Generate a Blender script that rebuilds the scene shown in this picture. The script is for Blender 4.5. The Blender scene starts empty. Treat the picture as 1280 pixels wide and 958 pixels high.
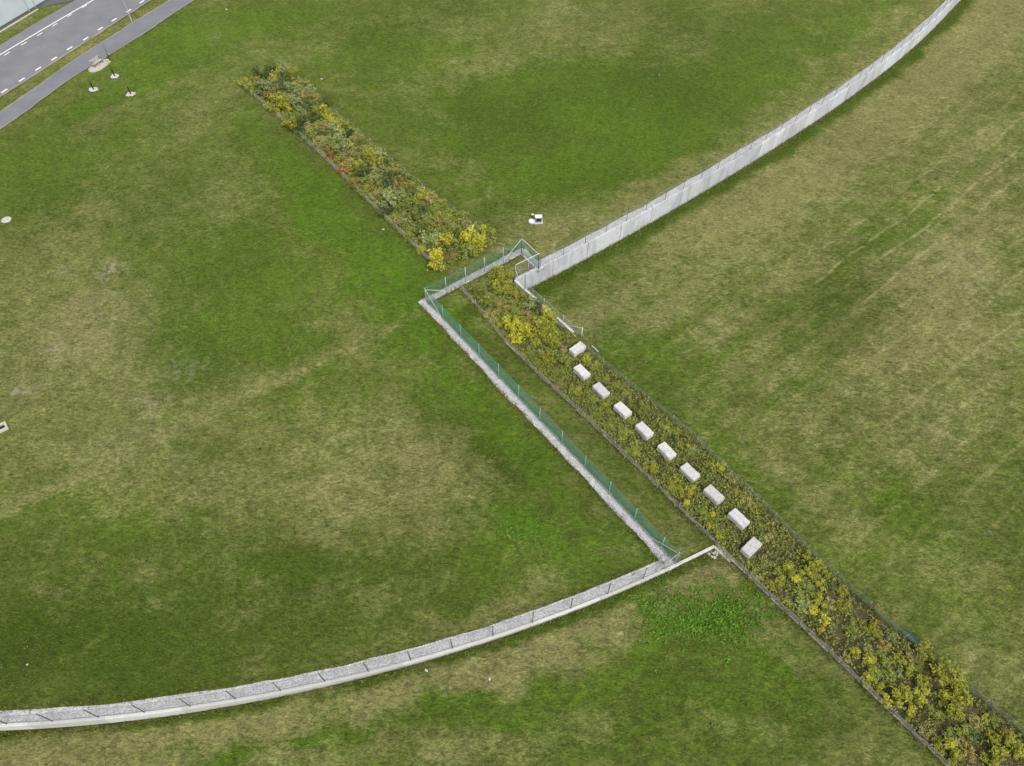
import bpy, bmesh, math, random
import numpy as np
from mathutils import Vector, Matrix
random.seed(7); RNG = np.random.default_rng(11)
R = math.radians
scene = bpy.context.scene
# ------------------------------------------------------------------ camera, sky, sun, exposure
CAM_H = 51.5; PITCH = R(52.7); FPX = 887.0
cd = bpy.data.cameras.new('camera'); cam = bpy.data.objects.new('camera', cd)
scene.collection.objects.link(cam); scene.camera = cam
cam.location = (0, 0, CAM_H); cam.rotation_euler = (R(90) - PITCH, 0, 0)
cd.sensor_width = 36; cd.lens = 36 * FPX / 1280; cd.clip_start = .5; cd.clip_end = 2000
w = bpy.data.worlds.new('World'); scene.world = w; w.use_nodes = True
nt = w.node_tree; bg = nt.nodes['Background']
sky = nt.nodes.new('ShaderNodeTexSky'); sky.sky_type = 'NISHITA'; sky.sun_disc = False
SUN_EL, SUN_AZ = R(52), R(150)          # azimuth clockwise from +Y
sky.sun_elevation = SUN_EL; sky.sun_rotation = SUN_AZ; sky.dust_density = 3.0; sky.air_density = 1.0
hs = nt.nodes.new('ShaderNodeHueSaturation'); hs.inputs['Saturation'].default_value = .22
nt.links.new(sky.outputs[0], hs.inputs['Color']); nt.links.new(hs.outputs[0], bg.inputs['Color'])
bg.inputs['Strength'].default_value = .135
sl = bpy.data.lights.new('sun', 'SUN'); sl.energy = 1.5; sl.angle = R(18); sl.color = (1, .97, .93)
so = bpy.data.objects.new('sun', sl); scene.collection.objects.link(so)
sd = Vector((math.sin(SUN_AZ)*math.cos(SUN_EL), math.cos(SUN_AZ)*math.cos(SUN_EL), math.sin(SUN_EL)))
so.rotation_euler = sd.to_track_quat('Z', 'Y').to_euler(); so.location = sd * 200
vs = scene.view_settings; vs.view_transform = 'Standard'; vs.look = 'None'; vs.gamma = 1; vs.exposure = .55
scene.cycles.max_bounces = 5

# ------------------------------------------------------------------ terrain
def plane_pt(px, py, z=0.0):
    u = (px - 640) / FPX; v = (479 - py) / FPX
    d = (u, math.cos(PITCH) + v*math.sin(PITCH), -math.sin(PITCH) + v*math.cos(PITCH))
    t = (z - CAM_H) / d[2]
    return np.array((d[0]*t, d[1]*t))
def smooth(a, b, x):
    t = np.clip((x - a) / (b - a), 0, 1); return t*t*(3 - 2*t)
# curve of the tall wall (front edge of its top), as y = f(x)
UW_PX = [(645,351),(673,336.5),(700,322.4),(760,290.6),(784,278),(822.5,257),(862,234.7),(900,213.3),(940,187.7),
         (977.6,165),(1005.8,147),(1034,127.5),(1080,95.4),(1118.4,68),(1148,45),(1167.7,25.2),(1184,8.8)]
uw = np.array([plane_pt(*p) for p in UW_PX])
UC = np.polyfit(uw[:,0], uw[:,1], 4)
UX0 = uw[0,0]; UX1 = uw[-1,0]
def uw_y(x):
    x = np.asarray(x, float)
    s1 = np.polyval(np.polyder(UC), UX1); s0 = np.polyval(np.polyder(UC), UX0)
    y = np.polyval(UC, np.clip(x, UX0, UX1))
    return y + np.where(x > UX1, s1*(x-UX1), 0) + np.where(x < UX0, s0*(x-UX0), 0)
# dense sample with arc length, continued past the frame
_xs = np.linspace(UX0, UX1 + 45, 900); _ys = uw_y(_xs)
_ss = np.concatenate(([0], np.cumsum(np.hypot(np.diff(_xs), np.diff(_ys)))))
def upper(s):
    x = np.interp(s, _ss, _xs); x2 = np.interp(s+.05, _ss, _xs); y = uw_y(x); y2 = uw_y(x2)
    t = np.array((x2-x, y2-y)); t = t/np.hypot(*t); n = np.array((t[1], -t[0]))   # n points to the low field
    return np.array((x, float(y))), t, n
U_LEN = _ss[-1]
# circle of the low wall
LW_PX = [(0,908.5),(100,903.5),(200,892.5),(300,875.5),(400,856.5),(500,832.5),(600,803.5),(700,769.5),(800,729.5),(850,706.5),(893,684)]
lw = np.array([plane_pt(*p) for p in LW_PX])
_m = np.c_[2*lw, np.ones(len(lw))]; _sol, *_ = np.linalg.lstsq(_m, (lw**2).sum(1), rcond=None)
LC = _sol[:2]; LR = math.sqrt(_sol[2] + LC@LC)
LA1 = math.atan2(lw[-1,1]-LC[1], lw[-1,0]-LC[0]); LA0 = LA1 - 80/LR
def lower(s):                                   # s metres along from the east end
    a = LA1 - s/LR; n = np.array((math.cos(a), math.sin(a)))      # n points to the low side
    return LC + LR*n, np.array((math.sin(a), -math.cos(a))), n
FA = plane_pt(533.5,378.5); FB = plane_pt(651.7,316.5); FC = plane_pt(673.5,337.0); FD = plane_pt(843,705)
BR0 = plane_pt(645,351); BW_END = plane_pt(716,415.5,-2.0)
def seg_dist(x, y, a, b):
    d = b - a; L = d@d; t = np.clip(((x-a[0])*d[0] + (y-a[1])*d[1])/L, 0, 1)
    return np.hypot(x-a[0]-t*d[0], y-a[1]-t*d[1])
def fence_dist(x, y):
    return np.minimum(np.minimum(seg_dist(x,y,FD,FA), seg_dist(x,y,FA,FB)), seg_dist(x,y,FB,FC))
def side(x, y, a, b): return (b[0]-a[0])*(y-a[1]) - (b[1]-a[1])*(x-a[0])
# outline of the high ground
_arc = [lower(s)[0] for s in np.linspace(0, 80, 120)]
_arc = [p for p in _arc if p[0] < FD[0]]
HIGH = [np.array((-400., _arc[-1][1])), *_arc[::-1], FD, FA, FB, FC] + \
       [np.array((x, float(uw_y(x)))) for x in np.linspace(FC[0]+.3, UX1+140, 300)] + [np.array((400., 700.)), np.array((-400., 700.))]
HIGH = np.array(HIGH)
def inside(x, y, poly):
    x = np.asarray(x, float); y = np.asarray(y, float); r = np.zeros(x.shape, bool)
    if x.size < 64:
        A = np.roll(poly, 1, 0); B = poly; xx = x.ravel()[:,None]; yy = y.ravel()[:,None]; dy = B[:,1]-A[:,1]; dy = np.where(dy == 0, 1e-12, dy)
        c = ((A[:,1] > yy) != (B[:,1] > yy)) & (xx < (B[:,0]-A[:,0])*(yy-A[:,1])/dy + A[:,0]); return (c.sum(1) % 2 == 1).reshape(x.shape)
    for i in range(len(poly)):
        (x0, y0), (x1, y1) = poly[i-1], poly[i]
        if y0 == y1: continue
        c = ((y0 > y) != (y1 > y)) & (x < (x1-x0)*(y-y0)/(y1-y0) + x0); r ^= c
    return r
_slope = None
def d_wall(x, y):                                # signed distance to the tall wall (positive = low field)
    sl_ = np.polyval(np.polyder(UC), np.clip(x, UX0, UX1)); return (uw_y(x) - y)/np.sqrt(1 + sl_**2)
def z_low(x, y): return -2.2 + 2.0*smooth(0, 36, d_wall(x, y))
BED_DIR = (plane_pt(1000,682,-.35) - BR0); BED_DIR /= np.hypot(*BED_DIR); BED_N = np.array((BED_DIR[1], -BED_DIR[0]))
if BED_N[0] > 0: BED_N = -BED_N                  # towards the south-west
BL = [plane_pt(576,368,-.9), plane_pt(660,455,-1.35), plane_pt(760,550,-.9), plane_pt(895,684,-.2), plane_pt(1000,783,-.35), plane_pt(1190,966,-.35), plane_pt(1260,1034,-.35)]
BRt = [plane_pt(645,351), plane_pt(720,425,-2.0), plane_pt(860,545,-1.0), plane_pt(1000,684,-.35), plane_pt(1135,805,-.35), plane_pt(1290,930,-.35), plane_pt(1400,1020,-.35)]
NBL = [plane_pt(p, q) for p, q in ((303,108),(400,192),(470,262),(548,338))]
NBR = [plane_pt(p, q) for p, q in ((352,82),(440,160),(540,245),(622,303))]
SBED = np.array(BL + BRt[::-1]); NBED = np.array(NBL + NBR[::-1])
def z_lowside(x, y):
    zl = z_low(x, y); d = d_wall(x, y)
    v = (x-BR0[0])*BED_N[0] + (y-BR0[1])*BED_N[1]
    u = (x-BR0[0])*BED_DIR[0] + (y-BR0[1])*BED_DIR[1]
    s = np.clip(np.minimum(fence_dist(x, y)/5.2, (u+1.5)/10.0), 0, 1)
    zb = zl*s*(1 - .6*smooth(22, 32, d)); zb = zb + (zl - zb)*smooth(36, 42, d)
    # south of the low wall and its wing: the open field
    rad = np.hypot(x-LC[0], y-LC[1]); sfield = (rad > LR) & (d > 8)
    bedzone = inside(x, y, SBED)
    use_bed = ((v > 0) & (~sfield)) | (bedzone & ((v > 0) | (d > 9))) | (d < -.5)
    return np.where(use_bed, zb, zl)
def terrain(x, y):
    x = np.asarray(x, float); y = np.asarray(y, float)
    return np.where(inside(x, y, HIGH), 0.0, z_lowside(x, y))
def at(px, py, dz=0.0):                          # photograph pixel -> point standing on the ground (dz: seen height above it)
    z = 0.0
    for _ in range(14):
        p = plane_pt(px, py, z + dz); z = .5*z + .5*float(terrain(p[0], p[1]))
    p = plane_pt(px, py, z + dz); return Vector((p[0], p[1], float(terrain(p[0], p[1]))))

# ------------------------------------------------------------------ helpers
COL = scene.collection
class MB:
    def __init__(s): s.v = []; s.f = []
    def add(s, vs_, fs):
        b = len(s.v); s.v += [tuple(map(float, q)) for q in vs_]; s.f += [tuple(i+b for i in f) for f in fs]
    def box(s, c, size, rz=0, bev=0.0, M=None):
        hx, hy, hz = size[0]/2, size[1]/2, size[2]/2
        bm = bmesh.new(); bmesh.ops.create_cube(bm, size=1)
        for v in bm.verts: v.co = Vector((v.co.x*size[0], v.co.y*size[1], v.co.z*size[2]))
        if bev: bmesh.ops.bevel(bm, geom=bm.edges[:], offset=bev, segments=2, affect='EDGES', profile=.6)
        m = M if M is not None else Matrix.Translation(Vector(c)) @ Matrix.Rotation(rz, 4, 'Z')
        bm.verts.ensure_lookup_table(); bm.verts.index_update()
        s.add([m @ v.co for v in bm.verts], [[v.index for v in f.verts] for f in bm.faces]); bm.free()
    def tube(s, a, b, r0, r1=None, n=8, cap=True):
        a = Vector(a); b = Vector(b); r1 = r0 if r1 is None else r1; d = (b-a)
        if d.length < 1e-6: return
        q = d.to_track_quat('Z', 'Y'); vs_ = []
        for p, r in ((a, r0), (b, r1)):
            for i in range(n):
                t = 2*math.pi*i/n; vs_.append(p + q @ Vector((r*math.cos(t), r*math.sin(t), 0)))
        fs = [(i, (i+1) % n, n+(i+1) % n, n+i) for i in range(n)]
        if cap: fs += [tuple(range(n))[::-1], tuple(range(n, 2*n))]
        s.add(vs_, fs)
    def lathe(s, c, prof, n=20, jit=0):
        vs_ = []; fs = []
        for r, z in prof:
            for i in range(n):
                t = 2*math.pi*i/n; k = 1 + random.uniform(-jit, jit)
                vs_.append((c[0]+r*k*math.cos(t), c[1]+r*k*math.sin(t), c[2]+z))
        m = len(prof)
        for j in range(m-1):
            fs += [(j*n+i, j*n+(i+1) % n, (j+1)*n+(i+1) % n, (j+1)*n+i) for i in range(n)]
        fs += [tuple(range(n))[::-1], tuple((m-1)*n+i for i in range(n))]
        s.add(vs_, fs)
    def build(s, name, m, parent=None, smooth_=False, local=True):
        me = bpy.data.meshes.new(name); me.from_pydata(s.v, [], s.f); me.update()
        if m: me.materials.append(m)
        if smooth_: me.polygons.foreach_set('use_smooth', [True]*len(me.polygons))
        o = bpy.data.objects.new(name, me); COL.objects.link(o)
        if parent:
            o.parent = parent
            if local is False:
                bpy_inv = Matrix.Translation(parent.location) @ parent.rotation_euler.to_matrix().to_4x4()
                o.matrix_parent_inverse = bpy_inv.inverted()
        return o
def tag(o, label=None, cat=None, group=None, kind=None):
    if label: o['label'] = label
    if cat: o['category'] = cat
    if group: o['group'] = group
    if kind: o['kind'] = kind
    return o
def empty(name, loc=(0,0,0), rz=0):
    o = bpy.data.objects.new(name, None); o.location = loc; o.rotation_euler = (0,0,rz); o.empty_display_size = .3
    COL.objects.link(o); return o
def copy_tree(o, parent=None):
    c = o.copy(); COL.objects.link(c)
    if parent: c.parent = parent
    for ch in list(o.children): copy_tree(ch, c)
    return c

# ------------------------------------------------------------------ materials
class NT:
    def __init__(s, name, rough=.9, spec=.2):
        s.m = bpy.data.materials.new(name); s.m.use_nodes = True; s.t = s.m.node_tree; s.b = s.t.nodes['Principled BSDF']
        s.b.inputs['Roughness'].default_value = rough; s.b.inputs['Specular IOR Level'].default_value = spec
    def n(s, typ, **k):
        nd = s.t.nodes.new(typ)
        for a, v in k.items(): setattr(nd, a, v)
        return nd
    def put(s, sock, v):
        if v is None: return
        if isinstance(v, bpy.types.NodeSocket): s.t.links.new(v, sock)
        elif isinstance(v, tuple) and len(v) == 3 and sock.type == 'RGBA': sock.default_value = (*v, 1)
        else: sock.default_value = v
    def math(s, op, a, b=None, c=None, clamp=False):
        nd = s.n('ShaderNodeMath', operation=op, use_clamp=clamp); s.put(nd.inputs[0], a)
        if b is not None: s.put(nd.inputs[1], b)
        if c is not None: s.put(nd.inputs[2], c)
        return nd.outputs[0]
    def noise(s, vec, scale, detail=3, rough=.55, dist=0):
        nd = s.n('ShaderNodeTexNoise'); s.put(nd.inputs['Vector'], vec); nd.inputs['Scale'].default_value = scale
        nd.inputs['Detail'].default_value = detail; nd.inputs['Roughness'].default_value = rough; nd.inputs['Distortion'].default_value = dist
        return nd.outputs['Fac']
    def ramp(s, f, lo, hi, a=0.0, b=1.0, interp='SMOOTHSTEP'):
        nd = s.n('ShaderNodeMapRange', interpolation_type=interp); s.put(nd.inputs[0], f)
        for i, v in enumerate((lo, hi, a, b)): nd.inputs[i+1].default_value = v
        return nd.outputs[0]
    def mix(s, f, a, b, mode='MIX'):
        nd = s.n('ShaderNodeMix', data_type='RGBA', blend_type=mode); s.put(nd.inputs[0], f); s.put(nd.inputs[6], a); s.put(nd.inputs[7], b)
        return nd.outputs[2]
    def scale(s, col, f):                       # colour * scalar
        nd = s.n('ShaderNodeVectorMath', operation='SCALE'); s.put(nd.inputs[0], col); s.put(nd.inputs['Scale'], f); return nd.outputs[0]
    def pos(s): return s.n('ShaderNodeNewGeometry').outputs['Position']
    def attr(s, name, out='Color'): return s.n('ShaderNodeAttribute', attribute_name=name).outputs[out]
    def mapping(s, vec, sc=(1,1,1), rot=(0,0,0)):
        nd = s.n('ShaderNodeMapping'); s.put(nd.inputs['Vector'], vec); nd.inputs['Scale'].default_value = sc; nd.inputs['Rotation'].default_value = rot
        return nd.outputs[0]
    def sep(s, v):
        nd = s.n('ShaderNodeSeparateXYZ'); s.put(nd.inputs[0], v); return nd.outputs
    def bump(s, h, strength=.5, dist=.05):
        nd = s.n('ShaderNodeBump'); nd.inputs['Strength'].default_value = strength; nd.inputs['Distance'].default_value = dist
        s.put(nd.inputs['Height'], h); s.t.links.new(nd.outputs[0], s.b.inputs['Normal'])
    def color(s, c): s.put(s.b.inputs['Base Color'], c); return s.m

def simple(name, col, rough=.6, spec=.3, metal=0, var=.25, scale=6):
    k = NT(name, rough, spec); k.b.inputs['Metallic'].default_value = metal
    f = k.ramp(k.noise(k.pos(), scale, 4), .3, .7, 1-var, 1+var, 'LINEAR'); return k.color(k.scale(col, f))

def grass_mat():
    k = NT('grass', .95, .1); P = k.pos()
    za = k.n('ShaderNodeAttribute', attribute_name='zones'); z = k.sep(za.outputs['Color']); soil0 = za.outputs['Alpha']
    wa = k.n('ShaderNodeAttribute', attribute_name='swath'); W = k.sep(wa.outputs['Vector'])
    n_big = k.noise(P, .13, 5, .6, .4); n_mid = k.noise(P, .55, 6, .68, .5); n_hue = k.noise(P, .9, 6, .7, .3)
    PS = k.mapping(P, (1, 1.9, 1), (0, 0, .55)); n_sm = k.noise(PS, 1.9, 5, .7, .4); n_fine = k.noise(PS, 4.6, 5, .8, .4); n_cl = k.noise(P, 1.25, 5, .72, .6)
    c5 = lambda n, a: k.math('MULTIPLY', k.math('SUBTRACT', n, .5), a)
    pert = k.math('ADD', c5(n_mid, 1.9), c5(n_sm, 1.5)); per2 = k.math('ADD', c5(n_hue, 2.0), c5(n_cl, 1.3))
    # mowing swaths: long streaks that follow the walls
    sv = k.n('ShaderNodeCombineXYZ'); k.put(sv.inputs[0], k.math('MULTIPLY', W[0], .85)); k.put(sv.inputs[1], k.math('MULTIPLY', W[1], .03))
    streak = k.noise(sv.outputs[0], 1.0, 5, .65)
    stk = k.math('MULTIPLY', c5(streak, 2.4), W[2])
    bg_d = k.math('ADD', k.math('ADD', .13, k.math('ADD', c5(n_big, 1.0), k.math('MULTIPLY', k.ramp(W[2], .3, .8), .14))), stk)
    dry = k.math('ADD', k.math('MULTIPLY', z[0], k.math('ADD', 1.05, pert)), k.math('MULTIPLY', bg_d, k.math('ADD', .8, k.math('MULTIPLY', pert, 1.3))), clamp=True)
    PB = k.mapping(P, (1, 1.6, 1), (0, 0, .6)); blot = k.noise(PB, .38, 6, .72, .7)
    dry = k.math('ADD', dry, k.math('MULTIPLY', k.ramp(blot, .50, .66), .34), clamp=True)
    dry = k.math('SUBTRACT', dry, k.math('ADD', k.math('MULTIPLY', z[1], .5), k.math('MULTIPLY', z[2], .45)), clamp=True)
    dry = k.math('SUBTRACT', dry, k.math('MULTIPLY', k.ramp(blot, .48, .34), .30), clamp=True)
    lush = k.math('ADD', k.math('MULTIPLY', k.math('MINIMUM', z[1], .95), k.math('ADD', .78, per2)), k.math('MULTIPLY', per2, .22), clamp=True)
    dark = k.math('ADD', k.math('MULTIPLY', z[2], k.math('ADD', .85, pert)), c5(n_hue, .5), clamp=True)
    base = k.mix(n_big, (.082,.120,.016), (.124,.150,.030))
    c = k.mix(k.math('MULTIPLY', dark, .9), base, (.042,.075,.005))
    c = k.mix(k.math('MULTIPLY', lush, .92), c, (.082,.162,.011))
    c = k.mix(k.math('MULTIPLY', dry, .95), c, (.222,.217,.080))
    # thin pale cut lines between swaths
    line = k.math('PINGPONG', k.math('ADD', W[0], k.math('MULTIPLY', k.noise(P, .10, 2), 2.0)), 1.25)
    line = k.math('MULTIPLY', k.ramp(line, .98, 1.2), k.math('MULTIPLY', W[2], k.math('MULTIPLY', k.ramp(n_mid, .36, .56), k.ramp(k.noise(P, .08, 2), .38, .52))))
    c = k.mix(k.math('MULTIPLY', line, k.math('MULTIPLY', k.ramp(W[0], 12, 20, 0, .62), k.ramp(k.sep(P)[0], 20, 34))), c, (.33,.30,.14))
    # single straws and small shadows between clumps, painted into the grass colour
    straw = k.math('MULTIPLY', k.ramp(k.noise(PS, 4.2, 3, .8), .60, .74), k.math('ADD', .25, k.math('MULTIPLY', dry, .6)))
    c = k.mix(straw, c, (.36,.335,.175))
    mot = k.math('MULTIPLY', k.ramp(n_fine, .32, .68, .48, 1.52, 'LINEAR'), k.ramp(n_sm, .34, .66, .66, 1.34, 'LINEAR'))
    mot = k.math('MULTIPLY', mot, k.ramp(n_cl, .3, .7, .82, 1.18, 'LINEAR'))
    c = k.scale(c, k.math('MULTIPLY', mot, k.math('MULTIPLY', k.ramp(k.noise(P, .07, 4, .6), .3, .7, .84, 1.16, 'LINEAR'), k.ramp(n_mid, .32, .68, .86, 1.14, 'LINEAR'))))
    bare = k.math('MULTIPLY', k.ramp(k.noise(P, 1.5, 7, .75, .5), .47, .58), k.attr('bare', 'Fac'))
    c = k.mix(k.math('MULTIPLY', bare, .8), c, (.37,.335,.24))
    soil = k.ramp(k.math('ADD', soil0, c5(n_sm, .5)), .35, .65)
    sc_ = k.mix(k.ramp(n_mid, .35, .65), (.085,.070,.038), (.155,.125,.07))
    sc_ = k.scale(sc_, k.ramp(n_fine, .25, .75, .55, 1.45, 'LINEAR'))
    c = k.mix(soil, c, sc_)
    k.bump(k.math('ADD', n_fine, k.math('ADD', n_sm, k.math('MULTIPLY', n_cl, 1.2))), .8, .22)
    return k.color(c)
def gravel_mat():
    k = NT('gravel', .9, .2); P = k.pos()
    v = k.n('ShaderNodeTexVoronoi'); k.put(v.inputs['Vector'], P); v.inputs['Scale'].default_value = 11
    s = k.sep(v.outputs['Color'])
    c = k.mix(s[0], (.45,.45,.465), (.63,.62,.62))
    c = k.scale(c, k.ramp(v.outputs['Distance'], (.25), .75, 1.05, .68, 'LINEAR'))
    c = k.scale(c, k.ramp(k.noise(P, 1.1, 4), .3, .7, .85, 1.15, 'LINEAR'))
    k.bump(v.outputs['Distance'], .8, -.06); return k.color(c)
def concrete_mat(name, base, stain, streaks=True):
    k = NT(name, .85, .25); P = k.pos(); oi = k.n('ShaderNodeObjectInfo').outputs['Random']
    nz = k.n('ShaderNodeVectorMath', operation='ADD'); k.put(nz.inputs[0], P)
    cmb = k.n('ShaderNodeCombineXYZ'); k.put(cmb.inputs[0], k.math('MULTIPLY', oi, 37.0)); k.put(nz.inputs[1], cmb.outputs[0])
    st = k.noise(k.mapping(nz.outputs[0], (.55,.55,.16)), 1.0, 5, .62, .8); n2 = k.noise(P, 2.2, 5, .65); n3 = k.noise(P, 22, 2)
    c = k.mix(k.ramp(st, .46, .60), base, stain) if streaks else base
    c = k.mix(k.math('MULTIPLY', k.ramp(n2, .46, .72), .65), c, stain)
    f = k.math('MULTIPLY', k.ramp(n3, .3, .7, .92, 1.08, 'LINEAR'), k.ramp(oi, 0, 1, .80, 1.07, 'LINEAR'))
    k.bump(k.math('ADD', n2, k.math('MULTIPLY', n3, .3)), .25, .02); return k.color(k.scale(c, f))
def leaf_mat(name, a, b, hi=None):
    k = NT(name, .75, .15); t = k.sep(k.attr('tint')); c = k.mix(t[0], a, b)
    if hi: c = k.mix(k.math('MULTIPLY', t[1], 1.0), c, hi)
    oi = k.n('ShaderNodeObjectInfo').outputs['Random']
    c = k.scale(c, k.ramp(oi, 0, 1, .8, 1.2, 'LINEAR'))
    k.b.inputs['Subsurface Weight'].default_value = 0
    return k.color(c)
def asphalt_mat(name, col):
    k = NT(name, .9, .2); P = k.pos()
    c = k.scale(col, k.math('MULTIPLY', k.ramp(k.noise(P, .35, 5, .6), .3, .7, .88, 1.12, 'LINEAR'), k.ramp(k.noise(P, 14, 2), .3, .7, .86, 1.14, 'LINEAR')))
    return k.color(c)
GRASS = grass_mat(); GRAVEL = gravel_mat()
WALL = concrete_mat('wall_concrete', (.51,.52,.535), (.395,.405,.425))
COPING = concrete_mat('coping_concrete', (.50,.50,.47), (.40,.40,.38), False)
BLOCK = concrete_mat('block_concrete', (.57,.555,.54), (.33,.325,.30), False)
PAD = concrete_mat('pad_concrete', (.46,.44,.38), (.36,.35,.30), False)
ASPH = asphalt_mat('road_asphalt', (.186,.186,.198)); PATHM = asphalt_mat('path_asphalt', (.178,.18,.20)); YARD = asphalt_mat('yard_asphalt', (.10,.10,.11)); DIRT = asphalt_mat('edge_gravel', (.27,.25,.19))
PAINT = simple('road_paint', (.74,.73,.73), .6, .3, 0, .12, 5)
GALV = simple('galvanised_steel', (.42,.43,.44), .5, .4, .3, .15); DARKST = simple('dark_steel', (.10,.105,.115), .5, .4, .2, .2)
PALEST = simple('pale_steel', (.62,.66,.62), .5, .4, .1, .1)
GREENW = simple('green_wire', (.085,.215,.145), .5, .4, 0, .15); GREENP = simple('green_post', (.24,.44,.34), .5, .4, 0, .1)
GREYW = simple('grey_wire', (.22,.23,.23), .5, .4, .2, .1)
NETG = simple('green_netting', (.20,.235,.15), .8, .2, 0, .3, 3); NETW = simple('netting_wire', (.30,.29,.24), .8, .2, 0, .3, 3); WOODW = simple('weathered_timber', (.31,.29,.25), .9, .1, 0, .35, 4)
STONE = simple('pale_stone', (.45,.44,.41), .9, .2, 0, .3, 7); WHITE = simple('white_paint', (.75,.75,.73), .5, .4, 0, .08)
GREYBOX = simple('grey_cabinet_paint', (.30,.33,.36), .5, .4, 0, .15); BLACK = simple('black_plastic', (.018,.018,.02), .5, .4, 0, .2)
DKGREEN = simple('dark_green_paint', (.025,.05,.03), .5, .4, 0, .2)
FACADE = simple('facade_panel', (.45,.50,.53), .55, .3, 0, .04, .6); FACADE2 = simple('facade_panel_light', (.49,.54,.57), .45, .4, 0, .05, .6)
PLINTH = simple('plinth_dark', (.10,.11,.12), .8, .2); BARK = simple('bark', (.10,.085,.06), .9, .1, 0, .3, 12)
GLASS = simple('window_glass', (.10,.13,.16), .15, .6, 0, .1)

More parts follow.
